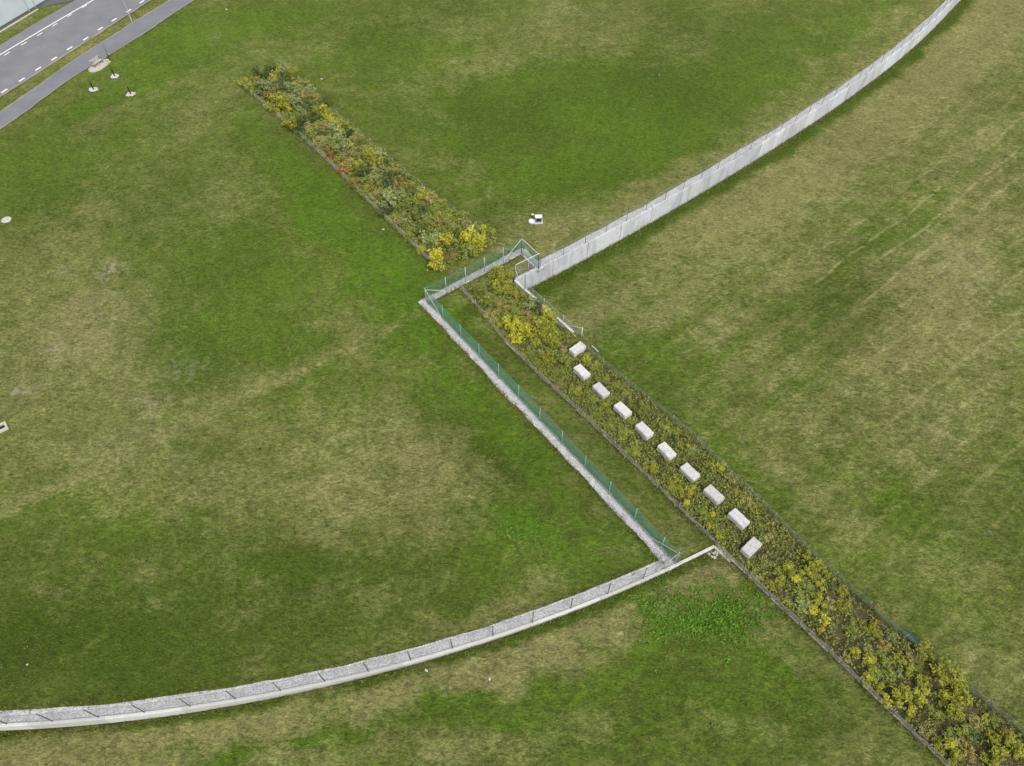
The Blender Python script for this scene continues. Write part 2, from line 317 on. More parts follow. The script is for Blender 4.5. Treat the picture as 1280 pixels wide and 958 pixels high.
# ------------------------------------------------------------------ ground
# patches of grass seen in the photograph: kind, centre pixel, radii (pixels), tilt (degrees), amount
BLOBS = [
 ('k',720,130,200,70,-5,.55),('k',120,780,200,70,-5,.75),('k',400,720,120,60,0,.5),('k',620,600,60,70,45,.7),('k',520,760,110,24,-15,.5),('k',880,880,110,50,20,.5),('k',300,330,70,60,40,.4),('k',1150,620,60,60,30,.3),
 ('l',350,200,50,22,48,.7),('l',420,275,60,30,48,.95),('l',480,335,60,34,48,1.1),('l',520,400,50,34,48,.9),('l',590,480,60,22,48,.8),('l',660,560,60,20,47,.7),('l',740,640,50,16,47,.6),('l',250,60,70,26,-20,.7),('l',330,30,90,26,-10,.5),('l',180,110,50,16,-30,.6),('l',760,150,130,50,-10,.5),('l',560,150,90,40,30,.4),('l',700,100,140,40,0,.4),('l',500,80,80,40,0,.4),('l',30,240,60,30,-10,.4),('l',230,420,60,50,40,.35),('l',430,500,50,30,45,.4),
 ('l',860,330,90,26,-32,.5),('l',820,420,70,30,30,.5),('l',720,720,60,24,30,.5),('l',420,920,160,26,-8,.5),('l',760,930,120,26,0,.35),('l',640,900,90,20,-10,.5),('d',90,470,130,80,-10,.42),('l',330,400,90,60,40,.35),('l',250,300,60,80,20,.35),('l',150,180,90,40,-30,.35),('l',330,720,150,30,-5,.25),('l',120,640,120,30,0,.25),('l',700,460,20,10,0,.2),('d',520,590,110,60,20,.35),('d',1180,120,120,40,-40,.6),('d',1240,260,60,60,-30,.55),('d',1180,380,90,60,-20,.55),('d',1120,500,90,50,0,.45),('d',700,420,20,10,0,.3),
 ('d',40,100,50,8,-33,.55),('d',110,60,50,8,-33,.6),('d',175,22,40,8,-33,.55),('d',20,32,30,8,-30,.5),
 ('d',760,375,70,22,-28,.6),('d',900,295,110,22,-30,.75),('d',1030,205,110,26,-35,.95),('d',1120,140,90,26,-38,.95),('d',1210,55,90,30,-42,1.0),('d',1265,0,60,30,-45,1),
 ('d',1210,330,70,45,-35,.75),('d',1130,430,80,30,-30,.65),('d',930,385,60,14,-30,.5),('d',850,355,25,13,-20,.9),('d',808,382,26,14,-20,.8),
 ('d',1180,530,80,55,0,.42),('d',1090,560,70,30,30,.35),('d',1230,430,70,60,0,.5),('d',960,460,70,25,20,.45),('d',1010,600,70,20,40,.4),('d',1160,690,80,30,40,.35),('d',1240,800,80,40,40,.4),('d',1230,180,60,30,-40,.6),('d',1000,330,60,18,-32,.5),
 ('d',80,420,110,70,-10,.5),('d',190,480,80,60,20,.45),('d',70,330,90,60,0,.35),('d',140,250,60,50,0,.32),('d',500,560,120,60,25,.62),('d',420,620,110,50,0,.5),('d',570,610,60,45,20,.55),('d',260,600,120,60,0,.4),
 ('d',60,560,120,50,0,.4),('d',190,730,150,40,0,.36),('d',430,740,120,35,-10,.35),('d',660,750,60,20,-20,.5),('d',560,780,60,16,-20,.55),('d',330,560,80,60,0,.3),
 ('d',60,928,120,16,-3,.85),('d',200,912,100,14,-8,.85),('d',340,890,100,14,-11,.85),('d',480,862,90,13,-15,.8),('d',610,830,80,12,-18,.8),('d',730,790,70,12,-22,.75),('d',830,745,60,12,-25,.75),('d',890,715,35,12,-20,.75),
 ('d',60,955,90,18,0,.7),('d',620,935,110,26,-5,.6),('d',700,900,70,20,-20,.5),('d',420,945,120,20,0,.45),('d',960,790,60,24,35,.35),('d',900,905,90,25,0,.4),('d',1010,850,50,18,40,.5),('d',1050,930,60,22,40,.4),
 ('d',590,85,70,26,-15,.45),('d',690,300,80,26,-20,.6),('d',600,230,60,24,30,.45),('d',720,55,90,30,0,.4),('d',790,310,0,0,0,0),('d',850,215,110,16,-30,.6),('d',1000,110,90,14,-35,.5),('d',1130,20,60,14,-38,.5),('d',260,145,70,30,-20,.25),('d',200,110,60,12,-28,.35),('d',140,140,60,10,-28,.4),('d',370,60,80,20,-10,.35),('d',530,130,70,20,35,.35),('d',560,30,100,16,0,.3),('d',450,420,60,40,40,.3),('d',280,260,80,60,0,.3),
 ('l',330,180,40,18,45,.55),('l',390,240,50,22,45,.75),('l',440,295,55,26,45,1.0),('l',500,350,50,24,48,.95),('l',480,405,45,20,48,.75),('l',560,450,50,20,48,.6),('l',620,525,50,16,46,.5),('l',700,610,60,16,46,.5),('l',370,350,60,35,30,.4),
 ('l',655,665,60,22,20,1.0),('l',740,690,40,18,30,.7),('l',600,700,50,22,0,.5),('l',790,660,40,16,48,.5),
 ('l',870,765,60,32,0,1.1),('l',950,820,60,28,40,.8),('l',800,810,60,18,-15,.6),('l',690,850,90,16,-14,.65),('l',560,880,90,15,-10,.7),('l',330,930,110,14,-6,.7),('l',480,900,60,14,-10,.4),('l',900,880,100,40,0,.4),
 ('l',905,305,80,22,-32,.55),('l',760,410,60,26,35,.45),('l',960,355,60,18,-30,.4),('l',1150,260,90,16,-35,.4),('l',1000,490,80,40,20,.3),('l',1120,640,80,24,40,.35),('l',1210,760,60,20,40,.4),('l',800,470,60,20,40,.4),('l',930,590,60,18,42,.35),
 ('l',680,215,130,28,-8,.6),('l',830,180,90,30,-30,.5),('l',450,60,120,40,0,.38),('l',920,110,100,40,-35,.45),('l',1060,50,80,26,-36,.4),('l',600,190,60,24,30,.45),('l',300,25,60,18,0,.5),('l',40,190,60,26,-30,.55),('l',120,130,50,14,-30,.8),('l',175,75,40,14,-32,.7),('l',220,40,40,14,-32,.7),('l',290,330,80,50,0,.35),('l',170,330,40,70,0,.25),
 ('k',615,570,60,40,45,.7),('k',560,510,50,26,45,.5),('k',100,690,130,50,0,.55),('k',60,810,120,50,0,.65),('k',230,830,140,36,-8,.55),('k',420,690,100,40,0,.35),('k',330,790,90,30,-10,.5),('k',500,715,80,24,0,.5),('k',590,700,50,18,0,.3),('k',250,440,60,50,0,.4),('k',370,450,50,50,30,.4),('k',340,300,50,50,0,.35),
 ('k',700,225,130,26,-10,.5),('k',820,110,110,50,0,.3),('k',940,60,90,40,-30,.4),('k',720,930,60,18,0,.4),('k',840,840,80,30,0,.35),('k',1000,900,60,20,30,.4),('k',250,935,120,14,-5,.5),('k',560,900,90,12,-12,.5),
 ('k',880,560,0,0,0,0),('k',760,440,60,16,35,.4),('k',1060,480,60,30,10,.3),('k',1040,380,60,14,-32,.35),('k',1180,220,90,14,-36,.4),('k',500,30,120,30,0,.3),('k',60,230,60,30,0,.3),('k',190,230,70,40,0,.3),
]
def value_noise(x, y, sc, seed):
    r = np.random.default_rng(seed).random((64, 64)); X = x*sc; Y = y*sc; xi = np.floor(X).astype(int); yi = np.floor(Y).astype(int)
    fx = X-xi; fy = Y-yi; fx = fx*fx*(3-2*fx); fy = fy*fy*(3-2*fy)
    g = lambda a, b: r[a % 64, b % 64]
    return (g(xi,yi)*(1-fx)+g(xi+1,yi)*fx)*(1-fy) + (g(xi,yi+1)*(1-fx)+g(xi+1,yi+1)*fx)*fy
def zones(x, y):
    wx = x + 3*(value_noise(x,y,.16,1)-.5) + 2.0*(value_noise(x,y,.5,2)-.5); wy = y + 3*(value_noise(x,y,.16,3)-.5) + 2.0*(value_noise(x,y,.5,4)-.5)
    out = {'d': np.zeros_like(x), 'l': np.zeros_like(x), 'k': np.zeros_like(x)}
    for kd, px, py, rx, ry, tilt, amt in BLOBS:
        if amt == 0: continue
        c = plane_pt(px, py); t = R(tilt)
        a = plane_pt(px+rx*math.cos(t), py+rx*math.sin(t))-c; b = plane_pt(px-ry*math.sin(t), py+ry*math.cos(t))-c
        M = np.linalg.inv(np.array([a, b]).T); dx = wx-c[0]; dy = wy-c[1]
        q = (M[0,0]*dx+M[0,1]*dy)**2 + (M[1,0]*dx+M[1,1]*dy)**2
        out[kd] = np.maximum(out[kd], amt*np.exp(-.75*q)) + .25*np.minimum(out[kd], amt*np.exp(-.75*q))
    return out
SCUFFS = [(138,338,16,14,1.0),(70,435,16,22,.8),(185,505,20,16,.75),(25,490,25,10,.7),(75,340,14,6,.5),(270,45,8,4,.8),(705,12,30,10,.6),(230,460,30,14,.5),(120,410,60,50,.35),(150,560,60,30,.2),(1200,330,50,40,.3)]
def scuffs(x, y):
    o = np.zeros_like(x)
    for px, py, rx, ry, a in SCUFFS:
        c = plane_pt(px, py); ax = np.hypot(*(plane_pt(px+rx,py)-c)); ay = np.hypot(*(plane_pt(px,py+ry)-c))
        o = np.maximum(o, a*np.exp(-((x-c[0])/ax)**2-((y-c[1])/ay)**2))
    return o
GS = .4
gx = np.arange(-150, 150.01, GS); gy = np.arange(-14, 150.01, GS); GX, GY = np.meshgrid(gx, gy)
X = GX.ravel(); Y = GY.ravel(); NX = len(gx); NY = len(gy)
HI = inside(X, Y, HIGH)
bd = np.full(X.shape, 1e9)                                  # distance to the edge of the high ground
near = np.ones(X.shape, bool)
for i in range(1, len(HIGH)-3):
    bd = np.minimum(bd, seg_dist(X, Y, HIGH[i], HIGH[i+1]))
fd = fence_dist(X, Y)
dw = d_wall(X, Y)
Zl = np.where(HI, np.where((fd < bd + .05) & (dw < -.6), -.12, z_low(X, Y)), z_lowside(X, Y))
und = .10*(value_noise(X,Y,.07,21)-.5) + .05*(value_noise(X,Y,.3,22)-.5)
Zh = und*smooth(1.5, 6, bd)
Zl = Zl + und*smooth(1.0, 5, bd)
ZN = zones(X, Y)
_ra = np.hypot(X-LC[0], Y-LC[1]) - LR; _wob = value_noise(X,Y,.22,31)*1.2 + value_noise(X,Y,.6,32)*.8
_lowS = (~HI) & (_ra > 0) & (dw > 10) & (X < 17)
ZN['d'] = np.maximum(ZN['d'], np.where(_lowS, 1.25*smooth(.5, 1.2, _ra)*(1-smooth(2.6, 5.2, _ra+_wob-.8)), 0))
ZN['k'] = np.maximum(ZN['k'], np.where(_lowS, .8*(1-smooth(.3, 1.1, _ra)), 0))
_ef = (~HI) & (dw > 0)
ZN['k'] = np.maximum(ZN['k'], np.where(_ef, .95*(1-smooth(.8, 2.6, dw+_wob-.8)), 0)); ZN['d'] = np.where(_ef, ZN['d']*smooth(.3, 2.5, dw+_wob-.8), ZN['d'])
ZN['d'] = np.maximum(ZN['d'], np.where(HI & (dw < -.8), .62*(1-smooth(1.5, 4.5, -dw+_wob-.8)), 0))
ZN['d'] = np.maximum(ZN['d'], np.where(_ef, .92*smooth(1.8, 3.6, dw+_wob*.6)*(1-smooth(8, 14, dw+_wob*1.5))*smooth(4, 26, X), 0)); ZN['l'] = np.where(_ef, ZN['l']*(1-.8*smooth(14,30,X)*(1-smooth(10,15,dw))), ZN['l'])
ZN['d'] = np.where(_lowS, ZN['d']*(1-.85*np.clip(ZN['l'],0,1)), ZN['d']); BARE = scuffs(X, Y)
SOIL = (inside(X, Y, SBED) & ~HI).astype(float) + (inside(X, Y, NBED)).astype(float)
rad = np.hypot(X-LC[0], Y-LC[1])
SW = np.zeros((len(X), 3), np.float32)
efield = (~HI) & (dw > 0) & (((X-BR0[0])*BED_N[0] + (Y-BR0[1])*BED_N[1]) < 0)
SW[:,0] = np.where(efield, dw, LR - rad); SW[:,1] = np.where(efield, X*.8+Y*.6, np.arctan2(Y-LC[1], X-LC[0])*LR)
SW[:,2] = np.where(efield, 1.0*smooth(1,8,dw)*(1-.55*smooth(24,40,dw)), .22*(1-smooth(25,45,np.abs(LR-rad))))
def ground_sheet(name, keep_vert, Z, mat):
    kv = keep_vert.reshape(NY, NX)
    i, j = np.nonzero(kv[:-1,:-1] & kv[1:,:-1] & kv[:-1,1:] & kv[1:,1:]); a = i*NX+j
    F = np.stack([a, a+1, a+NX+1, a+NX], 1); used = np.unique(F); re = -np.ones(len(X), int); re[used] = np.arange(len(used)); F = re[F]
    me = bpy.data.meshes.new(name); me.vertices.add(len(used)); me.loops.add(F.size); me.polygons.add(len(F))
    co = np.stack([X[used], Y[used], Z[used]], 1).astype(np.float32); me.vertices.foreach_set('co', co.ravel())
    me.loops.foreach_set('vertex_index', F.ravel().astype(np.int32)); me.polygons.foreach_set('loop_start', np.arange(0, F.size, 4, dtype=np.int32))
    me.polygons.foreach_set('loop_total', np.full(len(F), 4, np.int32)); me.update(calc_edges=True)
    me.polygons.foreach_set('use_smooth', [True]*len(F))
    at_ = me.attributes.new('zones', 'FLOAT_COLOR', 'POINT')
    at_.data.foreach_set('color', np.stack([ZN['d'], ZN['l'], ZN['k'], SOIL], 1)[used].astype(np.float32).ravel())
    at_ = me.attributes.new('bare', 'FLOAT', 'POINT'); at_.data.foreach_set('value', BARE[used].astype(np.float32))
    at_ = me.attributes.new('swath', 'FLOAT_VECTOR', 'POINT'); at_.data.foreach_set('vector', SW[used].ravel())
    me.materials.append(mat); o = bpy.data.objects.new(name, me); COL.objects.link(o); tag(o, kind='structure'); return o
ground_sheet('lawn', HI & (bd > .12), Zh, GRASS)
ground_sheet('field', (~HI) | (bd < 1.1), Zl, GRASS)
# the country beyond, one large sheet just below
mb = MB(); mb.add([(-900,-400,-2.6),(900,-400,-2.6),(900,900,-2.6),(-900,900,-2.6)], [(0,1,2,3)])
tag(mb.build('ground', simple('far_grass', (.13,.15,.04), .95, .1, 0, .3, .2)), kind='structure')

def jitter(n, a): return np.convolve(RNG.normal(0, a, n+4), np.ones(5)/5, 'valid')
def ribbon(mb, left, right, z, zs=None):
    n = len(left); vs_ = []
    for i in range(n):
        zz = z if zs is None else zs[i]
        vs_ += [(left[i][0], left[i][1], zz), (right[i][0], right[i][1], zz)]
    mb.add(vs_, [(2*i, 2*i+1, 2*i+3, 2*i+2) for i in range(n-1)])
def polyline(pts, step=.5):
    pts = [np.asarray(p, float)[:2] for p in pts]; out = []
    for a, b in zip(pts[:-1], pts[1:]):
        n = max(1, int(np.hypot(*(b-a))/step)); out += [a+(b-a)*i/n for i in range(n)]
    return out + [pts[-1]]
def line_ext(pxs, before=0, after=0):
    p = [plane_pt(*q) for q in pxs]; d0 = p[0]-p[1]; d0 /= np.hypot(*d0); d1 = p[-1]-p[-2]; d1 /= np.hypot(*d1)
    return [p[0]+d0*before] + p + [p[-1]+d1*after]
def resample(pts, n):
    pts = np.array(pts); s = np.concatenate(([0], np.cumsum(np.hypot(*np.diff(pts, axis=0).T)))); t = np.linspace(0, s[-1], n)
    return np.stack([np.interp(t, s, pts[:,0]), np.interp(t, s, pts[:,1])], 1)
# road, footpath
roadA = resample(line_ext([(0,57.5),(42,31),(91,3)], 40, 60), 40); roadB = resample(line_ext([(0,121),(95,59.5),(188,0)], 40, 60), 40)
mb = MB(); ribbon(mb, roadA, roadB, .075); tag(mb.build('road', ASPH), kind='structure')
pA = resample(line_ext([(0,142),(107,66.5),(215,0)], 40, 60), 60); pB = resample(line_ext([(0,162),(85,100.5),(180,42),(243,0)], 40, 60), 60)
pA = pA + RNG.normal(0,.06,pA.shape); pB = pB + RNG.normal(0,.06,pB.shape)
mb = MB(); ribbon(mb, pA, pB, .078); tag(mb.build('footpath', PATHM), kind='structure')
for nm, e_, w_, z_ in (('road_edge', roadB, .55, .072), ('path_edge', pB, .32, .074), ('path_edge', pA, .35, .0735)):
    e_ = np.array(resample(e_, 160)); t_ = np.gradient(e_, axis=0); t_ /= np.hypot(t_[:,0], t_[:,1])[:,None]; n_ = np.stack([-t_[:,1], t_[:,0]], 1); j_ = (np.abs(jitter(160, .5)))[:,None]
    mb = MB(); ribbon(mb, e_ + n_*w_*(.4+j_), e_ - n_*w_*(.4+j_), z_); tag(mb.build(nm, DIRT), kind='structure')
# yard beside the building
mb = MB(); yq = [plane_pt(47,10.5), plane_pt(88,3), plane_pt(125,-25), plane_pt(62,-1)]; mb.add([(p[0],p[1],.071) for p in yq], [(0,1,2,3)])
tag(mb.build('yard', YARD), kind='structure')
# painted lines: solid line and two rows of dashes
def stripe(mb, pts, wd, z):
    pts = np.array(pts); t = np.gradient(pts, axis=0); t /= np.hypot(t[:,0], t[:,1])[:,None]; n = np.stack([-t[:,1], t[:,0]], 1)
    ribbon(mb, pts+n*wd/2, pts-n*wd/2, z)
mb = MB(); stripe(mb, resample(line_ext([(0,69.5),(59,34.5),(117.5,.5)], 40, 60), 40), .22, .081)
tag(mb.build('road_line', PAINT), 'long unbroken white line painted along the grey road', 'road marking')
def dash_row(pxs, label, group, wd):
    pts = [plane_pt(*p) for p in pxs]; d0 = (pts[1]-pts[0]); d1 = pts[-1]-pts[-2]
    pts = [pts[0]-d0*k for k in (3,2,1)] + pts + [pts[-1]+d1*k for k in (1,2,3)]
    proto = None
    for i, p in enumerate(pts):
        q = pts[min(i+1, len(pts)-1)] - pts[max(i-1, 0)]; an = math.atan2(q[1], q[0])
        if proto is None:
            m_ = MB(); m_.add([(-.5,-wd/2,0),(.5,-wd/2,0),(.5,wd/2,0),(-.5,wd/2,0)], [(0,1,2,3)]); proto = o = m_.build('road_dash', PAINT); tag(o, label, 'road marking', group)
        else: o = proto.copy(); COL.objects.link(o)
        o.location = (p[0], p[1], .081); o.rotation_euler = (0,0,an)
dash_row([(9.2,68),(30,55.5),(50,43.7),(68.7,32),(87.5,20),(106,8.7)], 'short white dash beside the unbroken line of the road', 'dashes beside the unbroken road line', .18)
dash_row([(5.7,114.5),(27.5,100.5),(48.2,86.7),(68,74.2),(87.5,61.2),(107.5,49.2),(125.7,36.7),(143,25.5),(161.2,14.2),(177.5,3.2)], 'short white dash along the road edge next to the grass verge', 'dashes along the road edge', .28)

# ------------------------------------------------------------------ gravel
def gravel_strip(mb, inner, outer, z, skirt=.35):
    n = len(inner); vs_ = []; fs = []
    for i in range(n):
        vs_ += [(*inner[i], z), (*outer[i], z), (*outer[i], z-skirt), (*inner[i], z-skirt)]
    for i in range(n-1):
        a, b = 4*i, 4*i+4; fs += [(a,a+1,b+1,b), (a+1,a+2,b+2,b+1), (a,b,b+3,a+3)]
    mb.add(vs_, fs)
mb = MB()
ss = np.arange(0, 80, .35); inn = []; out_ = []
e0 = next(s for s in ss if lower(s)[0][0] < FD[0]+.2)
for s, j in zip(ss[ss >= e0], jitter(400, .06)):
    p, t, n = lower(s); inn.append(p - n*.2); out_.append(p - n*(1.0+j))
gravel_strip(mb, inn, out_, .02)
def straight(a, b, nrm, w0, j, z, ea=0, eb=0, inner_off=-.18):
    d = (b-a)/np.hypot(*(b-a)); pts = polyline([a-d*ea, b+d*eb], .35); jj = jitter(len(pts), j); k = jitter(len(pts), j*.4)
    gravel_strip(mb, [p+nrm*(inner_off+kk) for p, kk in zip(pts, k)], [p+nrm*(w0+q) for p, q in zip(pts, jj)], z)
def left_n(a, b): d = (b-a)/np.hypot(*(b-a)); return np.array((-d[1], d[0]))
nDA = left_n(FA, FD); nDA = nDA if nDA[0] < 0 else -nDA
nAB = left_n(FA, FB); nAB = nAB if nAB[1] > 0 else -nAB
nBC = left_n(FB, FC); nBC = nBC if nBC[0] > 0 else -nBC
straight(FA, FD, nDA, .66, .12, .026, .6, .2); straight(FA, FB, nAB, .62, .07, .032, .5, .5); straight(FB, FC, nBC, .62, .07, .038, .3, .2)
# widening where the strip meets the low wall
UPS = np.arange(3.1, U_LEN, .5); inn = []; out_ = []
for s, j in zip(UPS, jitter(len(UPS), .10)):
    p, t, n = upper(s); inn.append(p - n*.2); out_.append(p - n*(.95+j))
gravel_strip(mb, inn, out_, .03)
tag(mb.build('gravel_path', GRAVEL), kind='structure')

# ------------------------------------------------------------------ walls
uwall = empty('retaining_wall', (BR0[0], BR0[1], -2.2)); tag(uwall, 'tall curving wall of pale grey concrete panels holding up the upper lawn', 'wall')
PL = 4.8
def curved_panel(s0, s1, th, ztop, name, parent, mat, fn, zb, gap=.03):
    m_ = MB(); n = 8; vs_ = []; fs = []
    for i in range(n+1):
        s = s0+gap + (s1-s0-2*gap)*i/n; p, t, nn = fn(s); q = p - nn*th; z0 = zb(p)
        ch = .03
        vs_ += [(*p, z0), (*p, ztop-ch), (*(p-nn*ch), ztop), (*q, ztop), (*q, z0)]
    for i in range(n):
        a, b = 5*i, 5*i+5; fs += [(a+k, b+k, b+(k+1) % 5, a+(k+1) % 5) for k in range(5)]
    fs += [tuple(range(5)), tuple(5*n+k for k in range(5))[::-1]]
    m_.add(vs_, fs); return m_.build(name, mat, parent, local=False)
nP = int(U_LEN/PL)
for i in range(nP):
    curved_panel(i*PL, (i+1)*PL, .32, .09, 'panel', uwall, WALL, upper, lambda p: float(z_low(p[0], p[1]-.05))-.35)
def wing(a, b, za, zb_, th, parent, drop, mat):
    m_ = MB(); d = (b-a)/np.hypot(*(b-a)); n_ = np.array((d[1], -d[0])); vs_ = []; K = 12
    for i in range(K+1):
        f = i/K; p = a+(b-a)*f; z = za+(zb_-za)*f; l = p+n_*th/2; r = p-n_*th/2
        vs_ += [(*l, z), (*r, z), (*r, z-drop), (*l, z-drop)]
    fs = [(0,1,2,3), tuple(4*K+k for k in (3,2,1,0))]
    for i in range(K):
        A, B = 4*i, 4*i+4; fs += [(A+k, A+(k+1) % 4, B+(k+1) % 4, B+k) for k in range(4)]
    m_.add(vs_, fs); return m_.build('wing', mat, parent, local=False)
wA = BR0 + np.array((-.12,.02)); wB = at(717,416.5)
wing(wA, np.array(wB[:2]), .085, wB.z+.2, .26, uwall, 2.6, COPING)
lwall = empty('retaining_wall', (FD[0], FD[1], 0)); tag(lwall, 'long low curved concrete wall edging the gravel strip at the foot of the lawn', 'wall')
for i in range(16):
    curved_panel(i*5, (i+1)*5, .20, .085, 'coping', lwall, COPING, lower, lambda p: -1.0, .006)
lwE = lower(0)[0] - lower(0)[2]*.1; lwB = at(913,703)
wing(lwE, np.array(lwB[:2]), .083, lwB.z+.10, .2, lwall, 1.0, COPING)

# ------------------------------------------------------------------ fences
def wire_net(path, zb, h, spacing, r, name, mat, parent, rails=()):
    """diamond wire netting along a dense path; zb(p)=foot height"""
    path = np.array(path); s = np.concatenate(([0], np.cumsum(np.hypot(*np.diff(path, axis=0).T)))); L = s[-1]
    P3 = lambda t: (np.interp(t, s, path[:,0]), np.interp(t, s, path[:,1]))
    fz = np.array([zb(p) for p in path]); V = []; F = []
    step = spacing*1.414
    def wire(a, b):
        a = Vector(a); b = Vector(b); d = (b-a).normalized(); u = d.cross(Vector((0,0,1)));
        u = u.normalized() if u.length > 1e-4 else Vector((1,0,0)); v = d.cross(u); k = len(V)
        for p in (a, b):
            for q in range(3):
                an = 2.094*q; V.append(tuple(p + (u*math.cos(an)+v*math.sin(an))*r))
        F.extend([(k+q, k+(q+1) % 3, k+3+(q+1) % 3, k+3+q) for q in range(3)])
    t0 = -h
    while t0 < L:
        for sgn in (1, -1):
            ta, tb = (t0, t0+h) if sgn > 0 else (t0+h, t0)
            za, zb2 = 0, h
            lo, hi = max(0, min(ta, tb)), min(L, max(ta, tb))
            if hi-lo < .02: continue
            def hh(t): return (t-ta)/(tb-ta)*h
            for a_, b_ in ((lo, hi),):
                pa = P3(a_); pb = P3(b_); wire((*pa, np.interp(a_, s, fz)+hh(a_)+.03), (*pb, np.interp(b_, s, fz)+hh(b_)+.03))
        t0 += step
    me = bpy.data.meshes.new(name); me.from_pydata(V, [], F); me.materials.append(mat); o = bpy.data.objects.new(name, me); COL.objects.link(o)
    o.parent = parent; o.matrix_parent_inverse = Matrix.Translation(parent.location).inverted(); return o
def along(path, gap, start=0.0):
    path = np.array(path); s = np.concatenate(([0], np.cumsum(np.hypot(*np.diff(path, axis=0).T)))); t = np.arange(start, s[-1]+.01, gap)
    return [np.array((np.interp(q, s, path[:,0]), np.interp(q, s, path[:,1]))) for q in t]
def add_posts(root, pts, zb, h, r, mat, capmat=None):
    m_ = MB(); m_.tube((0,0,-.3), (0,0,h), r, r, 8); m_.lathe((0,0,h), [(r*1.25,-.01),(r*1.25,.03),(r*.6,.05)], 8)
    proto = None
    for p in pts:
        if proto is None: proto = o = m_.build('post', mat, root, True)
        else: o = proto.copy(); COL.objects.link(o); o.parent = root
        o.location = Vector((p[0], p[1], zb(p))) - root.location
def add_bars(root, name, bars, r, mat):
    for a, b in bars:
        m_ = MB(); m_.tube(a, b, r, r, 6); m_.build(name, mat, root, local=False)
def top_rail(root, path, zb, h, r, mat, step=3.0):
    pts = along(path, step); m_ = MB()
    pts = pts + [np.array(path[-1])]
    for a, b in zip(pts[:-1], pts[1:]): m_.tube((*a, zb(a)+h), (*b, zb(b)+h), r, r, 6, False)
    m_.build('rail', mat, root, local=False)
z0 = lambda p: .04
# green fence along the straight gravel strip
g1 = empty('chain_link_fence', (FA[0], FA[1], .03)); tag(g1, 'long straight green chain link fence along the gravel strip beside the planted bed', 'fence')
pDA = polyline([FA, FD], .5)
wire_net(pDA, z0, 1.95, .052, .0046, 'wire_mesh', GREENW, g1)
add_posts(g1, along(pDA, 3.0)[1:], z0, 2.0, .035, GREENP); add_posts(g1, [FD], z0, 2.05, .045, GALV); top_rail(g1, pDA, z0, 1.97, .012, GREENW)
dDA = (FD-FA)/np.hypot(*(FD-FA))
f3 = lambda p, z: (p[0], p[1], z)
add_bars(g1, 'brace', [(f3(FA+dDA*.05,1.85), f3(FA+dDA*2.6,.1)), (f3(FD-dDA*.05,1.85), f3(FD-dDA*2.8,.1)), ], .028, PALEST)
# green fence across the head of the bed
g2 = empty('chain_link_fence', (FB[0], FB[1], .03)); tag(g2, 'short green chain link fence between the two gravel corners with the shrubs behind it', 'fence')
pAB = polyline([FA, FB], .5); wire_net(pAB, z0, 1.95, .06, .0033, 'wire_mesh', GREENW, g2)
dAB = (FB-FA)/np.hypot(*(FB-FA)); add_posts(g2, [FA] + along(pAB, np.hypot(*(FB-FA))/5)[1:5], z0, 2.0, .04, GALV); add_posts(g2, [FB], z0, 2.1, .045, DARKST); top_rail(g2, pAB, z0, 1.97, .012, GREENW)
add_bars(g2, 'brace', [(f3(FA+dAB*.05,1.8), f3(FA+dAB*2.4,.1)), (f3(FB-dAB*.05,1.9), f3(FB-dAB*2.5,.1))], .026, PALEST)
# return to the tall wall
g3 = empty('chain_link_fence', (FC[0], FC[1], .03)); tag(g3, 'green fence bay with slanting brace returning from the corner to the tall wall', 'fence')
pBC = polyline([FB, FC], .3); wire_net(pBC, z0, 1.95, .05, .0045, 'wire_mesh', GREENW, g3); add_posts(g3, [FC], z0, 2.0, .05, DARKST); top_rail(g3, pBC, z0, 1.97, .03, PALEST)
add_bars(g3, 'brace', [(f3(FB,1.9), f3(FB+(FC-FB)*.85,.12))], .025, GALV)
# fence on the tall wall
g4 = empty('chain_link_fence', (BR0[0], BR0[1], .09)); tag(g4, 'grey chain link fence standing on top of the tall concrete wall', 'fence')
zt = lambda p: .085
pU = [upper(s)[0] - upper(s)[2]*.12 for s in np.arange(3.2, U_LEN-1, .5)]
wire_net(pU, zt, 1.4, .075, .0022, 'wire_mesh', GREYW, g4)
add_posts(g4, along(pU, 3.0), zt, 1.45, .026, DARKST); top_rail(g4, pU, zt, 1.42, .012, GREYW)
g7 = empty('chain_link_fence', (BR0[0], BR0[1], .09)); tag(g7, 'pale railed fence bay standing on the very end of the tall wall above the bed', 'fence')
pE = [upper(q)[0] - upper(q)[2]*.14 for q in np.arange(.06, 3.25, .2)]
wire_net(pE, zt, 1.85, .06, .003, 'wire_mesh', GREYW, g7); add_posts(g7, [pE[0], pE[8]], zt, 1.9, .03, GALV); top_rail(g7, pE, zt, 1.9, .03, PALEST, 1.0)
add_bars(g7, 'brace', [(f3(pE[0]+np.array((-.05,.5)), .95), f3(pE[0]+np.array((.25,.15)), .12))], .03, PALEST)
